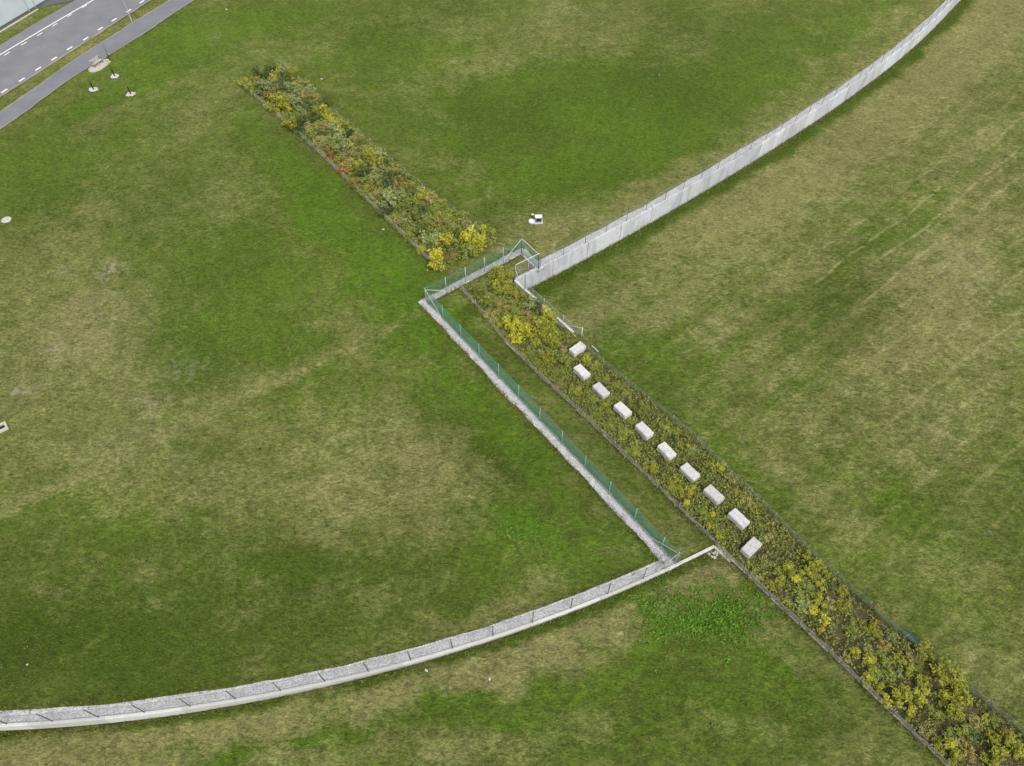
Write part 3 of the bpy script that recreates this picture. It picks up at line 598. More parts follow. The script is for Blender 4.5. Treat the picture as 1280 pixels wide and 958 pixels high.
# fence on the low wall
g5 = empty('chain_link_fence', (FD[0], FD[1], .08)); tag(g5, 'grey wire fence with dark posts standing on the low curved wall', 'fence')
pL = [lower(s)[0] - lower(s)[2]*.16 for s in np.arange(e0-.3, 78, .5)]
wire_net(pL, zt, 1.9, .075, .0020, 'wire_mesh', GREYW, g5)
def pL_s(px):      # arc position of a given photo column
    return min(np.arange(0, 78, .02), key=lambda s: abs((lower(s)[0]-plane_pt(px, np.interp(px, [p[0] for p in LW_PX], [p[1] for p in LW_PX])))@lower(s)[1]))
s_ref = pL_s(123); k0 = math.ceil((e0+1.0-s_ref)/3.0); ps = [s_ref + 3.0*k for k in range(k0, 18)]
add_posts(g5, [lower(s)[0]-lower(s)[2]*.16 for s in ps if s < 77], zt, 2.0, .034, DARKST); top_rail(g5, pL, zt, 1.95, .014, GREYW)
add_bars(g5, 'brace', [((*(FD), 1.9), (*(lower(e0+1.6)[0]-lower(e0+1.6)[2]*.3), .1))], .026, PALEST)
# fence on the sloping wing beside the bed
g6 = empty('chain_link_fence', (wA[0], wA[1], .08)); tag(g6, 'low green wire fence with a thin rail running down the sloping wing wall', 'fence')
wBv = np.array(wB[:2]); wl_ = np.hypot(*(wBv-wA)); wd_ = (wBv-wA)/wl_
zw = lambda p: .085 + (wB.z+.22-.085)*float(np.clip(((np.array(p)-wA)@wd_)/wl_, 0, 1.1))
pW = polyline([wA+wd_*1.4, wBv+wd_*1.0], .4); wire_net(pW, zw, .85, .06, .003, 'wire_mesh', NETG, g6)
add_posts(g6, [wA+wd_*1.4], zw, 1.9, .035, DARKST); add_posts(g6, [wA+wd_*(1.4+2.6*k) for k in (1,2)], zw, .95, .03, GALV)
endp = wBv+wd_*1.0; add_posts(g6, [endp], zw, 1.5, .04, PALEST); top_rail(g6, pW, zw, .88, .012, GALV)
add_bars(g6, 'brace', [(f3(endp, zw(endp)+1.45), f3(endp-wd_*2.2+np.array((.15,.1)), zw(endp)+.15)), (f3(endp-wd_*2.6, zw(endp)+.45), f3(endp-wd_*.5-np.array((.25,.2)), zw(endp)+.1))], .035, PALEST)
# low netting fences that edge the beds, with weathered boards at the foot
def edge_fence(pts, label, h, r, spacing, board=True, gap=2.6, post_h=.75, mat=NETW):
    pts = polyline([np.asarray(p)[:2] for p in pts], .4); pts = [p + RNG.normal(0,.035,2) for p in pts]
    zt_ = lambda p: float(terrain(p[0], p[1])); o = empty('netting_fence', (pts[0][0], pts[0][1], zt_(pts[0]))); tag(o, label, 'fence')
    wire_net(pts, zt_, h, spacing, r, 'netting', mat, o)
    pp = along(pts, gap); add_posts(o, pp, zt_, post_h, .03, WOODW)
    if board:
        for a, b in zip(pp[:-1], pp[1:]):
            m_ = MB(); d = b-a; za, zb_ = zt_(a), zt_(b); L = math.hypot(*d); an = math.atan2(d[1], d[0])
            bw = random.uniform(.10, .18)
            M = Matrix.Translation(((a[0]+b[0])/2, (a[1]+b[1])/2, (za+zb_)/2+bw/2-.01)) @ Matrix.Rotation(an+random.uniform(-.02,.02), 4, 'Z') @ Matrix.Rotation(-math.atan2(zb_-za, L), 4, 'Y')
            m_.box((0,0,0), (L*.97, random.uniform(.10,.2), bw), bev=.01, M=M); m_.build('board', WOODW, o, local=False)
    return o
edge_fence(BL[:4], 'low grey netting fence with weathered boards between the grass strip and the bed', .55, .0055, .05)
edge_fence(BL[3:], 'low grey netting fence with weathered boards from the low wall end down the bed side', .55, .0055, .05)
edge_fence([np.array(at(728,434)[:2])] + BRt[2:6], 'low dull green netting fence along the bed side facing the dry field', .8, .0042, .05, False, 3.0, .8, NETG)
edge_fence(NBL, 'low grey netting fence with weathered boards along the near side of the dense shrub bed', .7, .0065, .05)
edge_fence(NBR, 'thin low netting fence along the far side of the dense shrub bed', .6, .004, .06, False, mat=NETG)
m_ = MB(); a = at(738,436); b = at(748,445); m_.box((0,0,0), ((b-a).length*.8, .12, .08), bev=.01, M=Matrix.Translation((a+b)/2+Vector((0,0,.55))) @ Matrix.Rotation(math.atan2(b.y-a.y, b.x-a.x), 4, 'Z'))
tag(m_.build('plank', GALV), 'single grey plank lying on the netting near the first white block', 'plank')

# ------------------------------------------------------------------ concrete blocks
LBL = ['first white concrete block, set crosswise at the end of the wing fence',
 'second white concrete block, just below the crosswise one near the tall wall', 'third white concrete block counting from the tall wall', 'fourth white concrete block counting from the tall wall',
 'fifth white concrete block counting from the tall wall', 'fifth last white concrete block, counting back from the crosswise one by the low wall', 'fourth last white concrete block, counting back from the crosswise one by the low wall',
 'third last white concrete block, counting back from the crosswise one by the low wall', 'second last white concrete block, beside the crosswise one by the low wall', 'last white concrete block, set crosswise near the end of the low wall']
BPX = [(722,434.5,(711.3,436.3),(725,426.9)), (727.5,463.5), (751.5,486.5), (778.8,511), (805.8,536.5), (833.8,562.5), (863,589), (893,617), (924,647), (940,683,(928.5,688.7),(945.7,672.3))]
def make_block():
    root = empty('concrete_block')
    bm = bmesh.new(); bmesh.ops.create_cube(bm, size=1)
    for v in bm.verts: v.co = Vector((v.co.x*1.58, v.co.y*.86, v.co.z*.6+.42))
    bmesh.ops.bevel(bm, geom=bm.edges[:], offset=.05, segments=2, affect='EDGES')
    bmesh.ops.subdivide_edges(bm, edges=[e for e in bm.edges if e.calc_length() > .3], cuts=5, use_grid_fill=True)
    for v in bm.verts: v.co += Vector((random.gauss(0,.007), random.gauss(0,.007), random.gauss(0,.007)))
    me = bpy.data.meshes.new('body'); bm.to_mesh(me); bm.free(); me.materials.append(BLOCK); o = bpy.data.objects.new('body', me); COL.objects.link(o); o.parent = root
    for sx in (-1, 1):
        m_ = MB(); m_.box((sx*.52, 0, .02), (.32, .74, .3), bev=.02); m_.build('foot', BLOCK, root)
    for sx in (-1, 1):
        m_ = MB()
        for k in range(6):
            a0, a1 = math.pi*k/6, math.pi*(k+1)/6
            m_.tube((sx*.45, .06*math.cos(a0), .715+.05*math.sin(a0)), (sx*.45, .06*math.cos(a1), .715+.05*math.sin(a1)), .010, .010, 6)
        m_.build('lifting_loop', DARKST, root)
    return root
bproto = make_block()
bax = None
for i, e in enumerate(BPX):
    o = bproto if i == 0 else copy_tree(bproto)
    p = at(e[0], e[1], .72)
    if len(e) > 2: q0 = at(*e[2], .72); q1 = at(*e[3], .72)
    else: q0 = at(e[0]-9, e[1]-7.9, .72); q1 = at(e[0]+9, e[1]+8.6, .72)
    o.location = p; o.rotation_euler = (random.uniform(-.02,.02), random.uniform(-.02,.02), math.atan2(q1.y-q0.y, q1.x-q0.x)+random.uniform(-.03,.03))
    tag(o, LBL[i], 'concrete block', 'white concrete blocks set in a row along the bed')

# ------------------------------------------------------------------ shrubs
LM = {
 'olive': leaf_mat('olive_leaf', (.105,.145,.024), (.225,.255,.05), (.30,.31,.08)),
 'yg': leaf_mat('yellow_green_leaf', (.145,.170,.025), (.315,.315,.035), (.42,.40,.06)),
 'yellow': leaf_mat('yellow_leaf', (.24,.25,.025), (.48,.45,.035), (.66,.60,.09)),
 'willow': leaf_mat('grey_green_leaf', (.14,.18,.055), (.28,.315,.115), (.37,.40,.18)),
 'dark': leaf_mat('dark_green_leaf', (.035,.058,.014), (.105,.14,.04), (.16,.20,.07)),
 'blue': leaf_mat('blue_green_leaf', (.075,.12,.045), (.16,.22,.09), (.22,.28,.13)),
 'rust': leaf_mat('rust_leaf', (.17,.15,.04), (.30,.235,.06), (.40,.32,.09)),
 'red': leaf_mat('red_leaf', (.22,.10,.035), (.42,.12,.05), (.50,.22,.08)),
 'straw': leaf_mat('straw_leaf', (.17,.165,.05), (.33,.30,.10), (.42,.38,.16)),
}
def leaf_cloud(nl, size, hgt, spread, seed, lo=.04, upright=.3):
    """unit shrub: leaves on many shoots, irregular outline; returns verts, faces, tint, shoots"""
    g = np.random.default_rng(seed); V = []; T = []; shoots = []
    ns = int(g.integers(9, 14)); per = nl//ns
    for k in range(ns):
        az = g.uniform(0, 2*math.pi); rr = spread*math.sqrt(g.uniform(.02, 1)); top = np.array((rr*math.cos(az), rr*math.sin(az), hgt*g.uniform(.55, 1.05)*(1-.35*(rr/spread)**2)))
        base = np.array((.08*math.cos(az), .08*math.sin(az), 0)); mid = base*.5+top*.5+np.array((0,0,.12*hgt)); shoots.append((base, mid, top))
        tone = g.uniform(0, 1)
        for q in range(per):
            t = 1 - .85*g.random()**1.6
            p = (1-t)**2*base + 2*t*(1-t)*mid + t*t*top + g.normal(0, .16*spread*(.5+.5*t), 3)*np.array((1,1,.8))
            if p[2] < lo*hgt: p[2] = lo*hgt + abs(g.normal(0,.05))
            nrm = g.normal(0,1,3) + np.array((0,0,1.7)); nrm /= np.linalg.norm(nrm); u = np.cross(nrm, g.normal(0,1,3)); u /= np.linalg.norm(u); v = np.cross(nrm, u)
            s = size*g.uniform(.6, 1.35); V += [p-u*s, p+v*s*.45, p+u*s, p-v*s*.45]
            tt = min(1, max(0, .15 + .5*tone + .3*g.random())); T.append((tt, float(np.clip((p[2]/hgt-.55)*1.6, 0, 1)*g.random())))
    F = np.arange(len(V)).reshape(-1, 4)
    return np.array(V), F, T, shoots
def shrub_meshes(kind, variants=3, nl=620, size=.062):
    out = []
    for i in range(variants):
        V, F, T, sh = leaf_cloud(nl, size, 1.0, .56, hash((len(kind)*7, ord(kind[0]), i)) % 99991)
        me = bpy.data.meshes.new('foliage'); me.from_pydata(V.tolist(), [], F.tolist()); me.materials.append(LM[kind])
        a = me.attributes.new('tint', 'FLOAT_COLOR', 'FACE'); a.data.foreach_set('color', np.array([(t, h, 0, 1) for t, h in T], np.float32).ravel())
        m_ = MB()
        for b, md, tp in sh: m_.tube(b, md, .018, .012, 5, False); m_.tube(md, tp, .012, .005, 5, False)
        ms = bpy.data.meshes.new('stems'); ms.from_pydata(m_.v, [], m_.f); ms.materials.append(BARK); out.append((me, ms))
    return out
SM = {k: shrub_meshes(k) for k in LM}
KINDWORD = {'olive':'olive green','yg':'yellow green','yellow':'bright yellow','willow':'grey green','dark':'dark green','blue':'blue green','rust':'rusty brown','red':'red leaved','straw':'straw coloured'}
def shrub(x, y, z, d, h, kind, label, group):
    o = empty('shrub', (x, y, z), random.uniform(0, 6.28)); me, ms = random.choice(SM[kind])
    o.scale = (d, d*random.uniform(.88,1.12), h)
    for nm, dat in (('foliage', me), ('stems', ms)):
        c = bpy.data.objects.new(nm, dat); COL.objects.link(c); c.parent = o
    tag(o, label, 'shrub', group); return o
NPX = [(464,192,14,'yellow'),(468,200,14,'yg'),(459,234,12,'red'),(528,245,15,'yellow'),(557,300,19,'yellow'),(587,297,20,'yellow'),(598,304,18,'yellow'),(585,312,20,'olive'),(545,325,22,'yellow'),(526,312,9,'yellow'),
 (550,277,14,'rust'),(488,250,24,'willow'),(502,247,20,'olive'),(482,262,16,'dark'),(537,295,20,'willow'),(530,287,16,'dark'),(517,267,18,'olive'),(452,215,18,'dark'),(460,228,18,'olive'),(442,228,12,'rust'),(435,208,14,'straw'),(447,190,20,'straw'),
 (472,208,12,'rust'),(487,220,14,'dark'),(500,227,16,'rust'),(512,236,14,'olive'),(327,90,20,'dark'),(338,86,14,'dark'),(342,94,13,'yellow'),(355,87,13,'straw'),(358,97,18,'dark'),(315,109,12,'yg'),(329,109,20,'willow'),(351,107,12,'blue'),
 (346,129,19,'yg'),(356,132,14,'yellow'),(365,115,20,'willow'),(374,124,18,'willow'),(373,107,12,'rust'),(387,131,15,'dark'),(384,118,14,'straw'),(404,140,18,'yg'),(413,151,14,'yellow'),(392,145,14,'dark'),(377,154,18,'dark'),(365,154,18,'yg'),
 (390,159,14,'straw'),(404,161,16,'straw'),(426,157,15,'yg'),(433,166,13,'dark'),(415,170,20,'willow'),(401,178,15,'straw'),(425,183,18,'willow'),(412,189,12,'rust'),(413,196,9,'red'),(430,204,11,'red'),(430,212,11,'red'),(404,186,8,'rust'),(471,190,7,'red'),(436,196,14,'straw'),
 (443,207,14,'yg'),(338,121,12,'rust'),(386,170,14,'olive'),(566,287,16,'olive'),(571,305,15,'olive'),(559,318,14,'rust'),(520,288,14,'olive'),(506,270,14,'olive'),(497,277,12,'rust'),(545,262,12,'olive'),(470,246,14,'straw'),(530,262,14,'dark'),(512,296,12,'olive')]
SPX = [(625,343,18,'yg'),(625,358,18,'yg'),(601,364,14,'olive'),(639,404,18,'yellow'),(658,413,20,'yellow'),(645,422,13,'yellow'),(680,394,20,'yg'),(690,403,16,'yg'),(658,397,11,'rust'),(686,422,21,'yg'),(696,428,14,'yg'),(664,442,14,'olive'),(659,378,15,'willow'),(670,381,13,'dark'),
 (622,405,10,'yg'),(647,369,11,'yg'),(686,446,15,'yg'),(705,450,14,'olive'),(734,448,11,'yg'),(744,456,11,'olive'),(640,389,16,'olive'),(609,377,15,'olive'),(625,383,14,'rust'),(692,464,13,'olive'),(704,437,8,'straw'),(612,392,12,'straw'),(668,430,12,'yg'),(676,405,14,'yg'),(648,395,12,'yg'),
 (807,512,15,'olive'),(793,560,14,'olive'),(814,584,13,'yg'),(793,568,6,'yellow'),(845,604,15,'yg'),(898,584,12,'yg'),(840,551,11,'dark'),(834,535,12,'olive'),(779,543,14,'olive'),(859,614,14,'yg'),(858,630,8,'yellow'),(891,645,7,'yellow'),(888,659,8,'yg'),(900,670,9,'yg'),(838,609,12,'olive'),(914,598,12,'straw'),(757,509,10,'yg'),(741,487,9,'olive'),(720,488,12,'yg'),
 (1017,702,18,'yg'),(985,712,13,'yg'),(971,712,9,'yg'),(996,724,10,'yellow'),(971,729,14,'yg'),(1010,716,12,'yg'),(1029,714,13,'yg'),(1025,729,11,'yg'),(1010,736,9,'olive'),(1023,750,13,'yg'),(1015,763,11,'yellow'),(1031,774,11,'yellow'),(1026,788,7,'yellow'),(1055,739,11,'yg'),(1051,755,13,'yg'),(1032,762,10,'olive'),(983,750,6,'straw'),
 (1093,781,8,'rust'),(1099,761,7,'rust'),(1095,793,10,'yg'),(1067,787,12,'olive'),(1069,816,10,'yellow'),(1121,822,12,'yg'),(1139,816,15,'straw'),(1157,812,18,'yg'),(1136,836,12,'yg'),(1151,849,13,'yg'),(1185,842,24,'yg'),(1196,850,16,'yg'),(1126,869,19,'yg'),(1146,869,19,'yg'),(1109,876,12,'yellow'),(1140,886,10,'yellow'),(1179,872,16,'yg'),(1199,872,18,'yg'),(1196,887,20,'yg'),
 (1086,829,16,'yg'),(1083,849,14,'yg'),(1099,859,11,'yg'),(1089,786,11,'yg'),(1106,809,12,'rust'),(1229,899,11,'yg'),(1239,919,9,'yellow'),(1249,936,20,'yg'),(1264,928,20,'yg'),(1189,935,16,'yg'),(1172,932,12,'yg'),(1192,946,14,'yg'),(1219,902,13,'straw'),(1239,953,16,'yg'),(1056,823,9,'straw'),(1156,912,12,'straw'),(1205,915,14,'olive'),(1212,939,14,'rust'),(1275,945,18,'yg'),(1170,895,12,'olive')]
placed = []
UNIQ = {(459,234):'small bright red shrub at the near edge of the dense shrub bed',(528,245):'yellow shrub on the far side of the dense bed, apart from the other yellow ones',(464,192):'orange yellow shrub at the far edge, halfway along the dense bed',
 (598,304):'big golden yellow shrub right behind the fence, nearest the tall wall',(545,325):'golden yellow shrub at the near corner of the dense bed by the netting',(557,300):'straw yellow shrub between the two golden ones by the fence',(526,312):'small round orange yellow shrub on the netting edge of the dense bed',
 (351,107):'small blue green shrub among the dark ones at the far end of the bed',(342,94):'yellow shrub among dark green ones at the far end of the bed',(346,129):'large yellow green shrub near the far end of the dense bed',
 (625,343):'yellow green shrub behind the gravel strip at the head of the block bed',(1185,842):'largest yellow green shrub at the lower end of the block bed',(1109,876):'round yellow shrub closest to the netting at the lower end of the bed'}
def put(px, py, dpx, kind, bed, hk):
    g = at(px, py, .5); d = float(np.hypot(*(plane_pt(px+dpx/2, py, g.z)-plane_pt(px-dpx/2, py, g.z))))
    d *= 1.2 if bed == 'n' else 1.38; h = min(2.3, max(.45, d*random.uniform(.72,.95)*hk)); p = at(px, py, h*.5)
    lab = UNIQ.get((px, py)) or ('%s shrub growing in the dense shrub bed beyond the green fence' if bed == 'n' else '%s shrub growing in the bed with the white blocks') % KINDWORD[kind]
    grp = ('%s shrubs of the dense bed beyond the fence' if bed == 'n' else '%s shrubs of the bed with the white blocks') % KINDWORD[kind]
    shrub(p.x, p.y, p.z-.02, d, h, kind, lab, grp); placed.append((p.x, p.y, d))
for e in NPX: put(*e, 'n', 1.15)
for e in SPX: put(*e, 's', .8)
BLK = [at(e[0], e[1], .4) for e in BPX]
def fill(poly, n, kinds, dr, hk, label, group, mind, edge):
    lo, hi = poly.min(0), poly.max(0); c = 0; tries = 0
    while c < n and tries < n*60:
        tries += 1; x, y = RNG.uniform(lo, hi)
        if not bool(inside(x, y, poly)): continue
        if min(float(seg_dist(x, y, poly[i-1], poly[i])) for i in range(len(poly))) < edge: continue
        d = RNG.uniform(*dr)
        if any(math.hypot(x-a, y-b) < mind*(d+e)/2 for a, b, e in placed): continue
        if any(math.hypot(x-b.x, y-b.y) < .95+d/2 for b in BLK): continue
        k = random.choice(kinds)
        shrub(x, y, float(terrain(x, y))-.02, d, d*random.uniform(.7,.95)*hk, k, label % KINDWORD[k], group % KINDWORD[k]); placed.append((x, y, d)); c += 1
fill(NBED, 80, ['olive','olive','willow','dark','straw','olive','dark','yg'], (1.1,1.9), 1.0, '%s shrub growing in the dense shrub bed beyond the green fence', '%s shrubs of the dense bed beyond the fence', .52, .3)
fill(SBED, 90, ['olive','olive','olive','straw','willow','dark','olive','yg'], (.55,1.1), .6, '%s shrub growing in the bed with the white blocks', '%s shrubs of the bed with the white blocks', .6, .45)

# weeds and rough herbs covering the soil of the beds, and longer grass along the walls
def scatter_leaves(name, pts, zf, size, hgt, mat, per=7, seed=5, upright=False):
    g = np.random.default_rng(seed); n = len(pts); P = np.repeat(np.array(pts), per, 0); m = len(P)
    tone = np.repeat(g.random(n), per)
    sc = np.repeat(g.uniform(.55, 1.4, n), per)
    z = np.repeat(zf(np.array(pts)[:,0], np.array(pts)[:,1]), per)
    hh = g.random(m)*hgt*sc; off = g.normal(0, .11, (m, 2))*sc[:,None]
    C = np.stack([P[:,0]+off[:,0], P[:,1]+off[:,1], z+hh+.02], 1)
    nr = g.normal(0, 1, (m, 3)) + np.array((0, 0, .2 if upright else 1.8)); nr /= np.linalg.norm(nr, axis=1)[:,None]
    u = np.cross(nr, g.normal(0, 1, (m, 3))); u /= np.linalg.norm(u, axis=1)[:,None]
    if upright: u = u*.5 + np.array((0,0,.9)); u /= np.linalg.norm(u, axis=1)[:,None]
    v = np.cross(nr, u); s = (size*g.uniform(.6, 1.4, m)*sc)[:,None]
    wd = .16 if upright else .5
    V = np.stack([C-u*s, C+v*s*wd, C+u*s, C-v*s*wd], 1).reshape(-1, 3)
    me = bpy.data.meshes.new(name); me.vertices.add(len(V)); me.loops.add(4*m); me.polygons.add(m)
    me.vertices.foreach_set('co', V.astype(np.float32).ravel()); me.loops.foreach_set('vertex_index', np.arange(4*m, dtype=np.int32))
    me.polygons.foreach_set('loop_start', np.arange(0, 4*m, 4, dtype=np.int32)); me.polygons.foreach_set('loop_total', np.full(m, 4, np.int32)); me.update(calc_edges=True)
    a = me.attributes.new('tint', 'FLOAT_COLOR', 'FACE'); tt = np.clip(.6*tone+.4*g.random(m), 0, 1)
    a.data.foreach_set('color', np.stack([tt, g.random(m)*(hh/hgt > .6)*.8, 0*tt, 0*tt+1], 1).astype(np.float32).ravel())
    me.materials.append(mat); o = bpy.data.objects.new(name, me); COL.objects.link(o); return o
def rand_in(poly, n):
    lo, hi = poly.min(0), poly.max(0); q = RNG.uniform(lo, hi, (n*6, 2)); q = q[inside(q[:,0], q[:,1], poly)]; return q[:n]
HERB = leaf_mat('herb_leaf', (.10,.14,.020), (.205,.245,.045), (.30,.31,.07)); DEAD = leaf_mat('dead_stalk', (.16,.125,.06), (.31,.26,.13), (.40,.34,.18))
CLOVER = leaf_mat('broad_leaf', (.045,.11,.008), (.085,.185,.016), (.13,.24,.03))
LONGG = leaf_mat('long_grass_blade', (.085,.105,.018), (.20,.205,.05), (.29,.27,.10))
q = rand_in(SBED, 15000); q = q[np.array([min((x-b.x)**2+(y-b.y)**2 for b in BLK) for x, y in q]) > .55]
q0_ = q[:9000]; ua_ = (q0_-BR0)@BED_DIR; q0_ = q0_[(ua_ < 40) | (RNG.random(len(q0_)) < .4)]
tag(scatter_leaves('ground_cover', q0_, terrain, .07, .28, HERB, 8, 5), 'low green weeds covering the soil among the white blocks', 'weeds', kind='stuff')
tag(scatter_leaves('ground_cover', q[10500:], terrain, .11, .32, DEAD, 7, 6, True), 'brown dead stalks among the weeds of the block bed', 'weeds', kind='stuff')
q = rand_in(NBED, 9000)
tag(scatter_leaves('ground_cover', q, terrain, .09, .3, HERB, 8, 8), 'low green weeds under the dense shrubs', 'weeds', kind='stuff')
pts = []
for s in np.arange(0, U_LEN, .035):
    p, t, n = upper(s); pts.append(p + n*abs(RNG.normal(.1,.45)))
for s in np.arange(0, 79, .04):
    p, t, n = lower(s); pts.append(p + n*abs(RNG.normal(.05,.25)))
for s in np.arange(e0, 79, .12):
    p, t, n = lower(s); pts.append(p - n*(1.0+abs(RNG.normal(0,.12))))
for path, dn, off in ((pDA, nDA, .66), (pDA, -nDA, .2), (pAB, nAB, .62), (pAB, -nAB, .25)):
    for p in along(path, .05): pts.append(p + dn*(off+abs(RNG.normal(0,.14))) + RNG.normal(0,.05,2))
for path in (BL, BRt, NBL, NBR):
    for p in along(polyline(path, .5), .035): pts.append(p + RNG.normal(0,.26,2))
pts = np.array(pts); pts = pts[~((inside(pts[:,0], pts[:,1], HIGH)) & (np.array([float(d_wall(x,y)) for x, y in pts]) > -.4) & (d_wall(pts[:,0], pts[:,1]) < .02))]
tag(scatter_leaves('long_grass', pts, terrain, .12, .2, LONGG, 6, 9, True), 'unmown longer grass along walls, gravel edges and bed edges', 'grass', kind='stuff')

pts = []
for px, py, rx, ry, n in ((860,768,75,36,430),(905,775,60,40,180),(655,668,45,18,110)):
    for _ in range(n):
        a = at(px+RNG.normal(0,rx*.55), py+RNG.normal(0,ry*.55)); pts.append((a.x, a.y))
tag(scatter_leaves('broadleaf_weeds', np.array(pts), terrain, .075, .10, CLOVER, 8, 12), 'bright green broad leaved weeds spreading in patches in the grass', 'weeds', kind='stuff')
# clumps of longer blades and single straws over the lawns
def lawn_points(n, key, seed):
    g = np.random.default_rng(seed); v = g.uniform(0, 1, n); py = g.uniform(0, 958, n); px = g.uniform(-20, 1300, n)
    u_ = (px-640)/FPX; v_ = (479-py)/FPX; dy = math.cos(PITCH)+v_*math.sin(PITCH); dz = -math.sin(PITCH)+v_*math.cos(PITCH); t = -CAM_H/dz
    x = u_*t; y = dy*t
    # even density on the ground
    keep = g.random(n) < np.clip((t/130)**2*1.6, 0, 1); x = x[keep]; y = y[keep]
    i = np.clip(((y-gy[0])/GS).round().astype(int), 0, NY-1); j = np.clip(((x-gx[0])/GS).round().astype(int), 0, NX-1); q = i*NX+j
    w_ = key(ZN['d'][q], ZN['l'][q], ZN['k'][q])*(.35+1.3*value_noise(x,y,.45,seed)**2)
    ok = (g.random(len(x)) < w_) & (SOIL[q] < .5) & (bd[q] > 1.6) & (np.abs(dw[q]) > 1.6) & (y < 88)
    return np.stack([x[ok], y[ok]], 1)
STRAW = leaf_mat('straw_blade', (.21,.20,.07), (.35,.33,.14), (.42,.39,.19)); CLUMP = leaf_mat('grass_clump', (.06,.095,.010), (.11,.165,.018), (.15,.20,.035))
lp_ = lawn_points(150000, lambda d, l, k_: np.clip(.15+.7*d, 0, 1), 41)
tag(scatter_leaves('grass_straws', lp_, terrain, .10, .07, STRAW, 4, 42, True), 'pale dry straws standing in the mown lawn', 'grass', kind='stuff')
lp_ = lawn_points(150000, lambda d, l, k_: np.clip(.28+.5*k_+.5*l-.2*d, 0, 1), 43)
tag(scatter_leaves('grass_clumps', lp_, terrain, .08, .09, CLUMP, 4, 44, True), 'small dark green clumps of grass in the mown lawn', 'grass', kind='stuff')
# ------------------------------------------------------------------ small things on the lawn
def stones(n, r0, c, jit=.25):
    m_ = MB()
    return m_
def sapling(px, py, label, h, white=True, lean=0, leaf='yg', dark=.055):
    p = at(px, py); o = empty('sapling', p); tag(o, label, 'young tree')
    m_ = MB(); m_.tube((0,0,-.1), (lean,.02,h*.55), .035, .024, 7); m_.tube((lean,.02,h*.55), (lean*1.3,0,h), .024, .008, 7); m_.build('trunk', BARK, o)
    m_ = MB(); m_.lathe((0,0,0), [(dark*1.3,.0),(dark*1.25,.5),(dark*1.15,1.0),(dark,1.05)], 10); m_.build('trunk_guard', BLACK, o)
    m_ = MB()
    for k in range(9):
        t = random.uniform(.45,.95); a = random.uniform(0,6.28); L = random.uniform(.3,.65)*(1.3-t); m_.tube((lean*t,0,h*t), (lean*t+L*math.cos(a), L*math.sin(a), h*t+L*.7), .010, .004, 5)
    m_.build('branches', BARK, o)
    V, F, T, sh = leaf_cloud(70, .06, h*.55, .5, int(px)); V = V + np.array((lean, 0, h*.5))
    me = bpy.data.meshes.new('leaves'); me.from_pydata(V.tolist(), [], F.tolist()); me.materials.append(LM[leaf]); a_ = me.attributes.new('tint', 'FLOAT_COLOR', 'FACE'); a_.data.foreach_set('color', np.array([(t, q, 0, 1) for t, q in T], np.float32).ravel())
    c = bpy.data.objects.new('leaves', me); COL.objects.link(c); c.parent = o
    if white:
        r_ = empty('stone_ring', p); m_ = MB()
        n = 26
        for k in range(n):
            a = 2*math.pi*k/n+random.uniform(-.1,.1); rr = random.uniform(.25,.55)*1.0; s = random.uniform(.07,.15); cx, cy = rr*math.cos(a)*1.15, rr*math.sin(a)
            m_.lathe((cx, cy, 0), [(s*.7,-.03),(s,.02),(s*.8,s*.55),(s*.3,s*.75)], 7, .2)
        m_.lathe((0,0,0), [(.5,-.02),(.55,.015),(.3,.03)], 16, .12)
        r_2 = m_.build('gravel', STONE, r_); tag(r_, label.split(' rising')[0].replace('sapling', 'ring of pale stones around the sapling')[:90] if False else RING[(px, py)], 'stones')
    return o
RING = {(163.5,118):'ring of pale stones at the foot of the sapling farthest from the bench', (143.5,95.5):'ring of pale stones at the foot of the sapling just below the bench', (117,112):'ring of pale stones at the foot of the sapling left of and below the bench'}
sapling(163.5,118,'young tree with dark trunk guard on the open lawn, farthest from the bench', 2.4)
sapling(143.5,95.5,'young tree with sparse yellow leaves on the lawn just below the bench', 2.6, leaf='yg')
sapling(117,112,'young tree with a dark guard on the lawn, left of and below the bench', 1.5, lean=-.12, leaf='dark')
sapling(138,77,'leafless young tree behind the bench at the footpath edge', 2.6, False, leaf='willow')
# bench on a pale pad
bp = at(123.5,82); b0 = at(112,90); b1 = at(133,76); ban = math.atan2(b1.y-b0.y, b1.x-b0.x)
m_ = MB(); cx = at(125,82.5); n = 22
prof = []
for k in range(n):
    t = 2*math.pi*k/n; prof.append((1.75*math.copysign(abs(math.cos(t))**.75, math.cos(t))+random.uniform(-.06,.06), .85*math.copysign(abs(math.sin(t))**.75, math.sin(t))+random.uniform(-.06,.06)))
m_.add([(x, y, .05) for x, y in prof] + [(x*1.02, y*1.02, -.1) for x, y in prof], [tuple(range(n))] + [(i, (i+1) % n, n+(i+1) % n, n+i)[::-1] for i in range(n)])
o = m_.build('bench_pad', PAD); o.location = (cx.x, cx.y, .05); o.rotation_euler = (0,0,ban); tag(o, 'pale rounded gravel pad under the park bench at the path edge', 'pad')
be = empty('park_bench', (bp.x, bp.y, .10), ban); tag(be, 'park bench with pale slats on a pad beside the footpath', 'bench')
BWOOD = simple('bench_slat', (.42,.40,.36), .8, .2, 0, .2, 5)
m_ = MB()
for k in range(4): m_.box((0, -.17+k*.12, .45), (1.8, .10, .04), bev=.006)
m_.build('seat', BWOOD, be); m_ = MB()
for k in range(3): m_.box((0, .29+.03*k, .60+k*.13), (1.8, .035, .11), bev=.006)
m_.build('backrest', BWOOD, be)
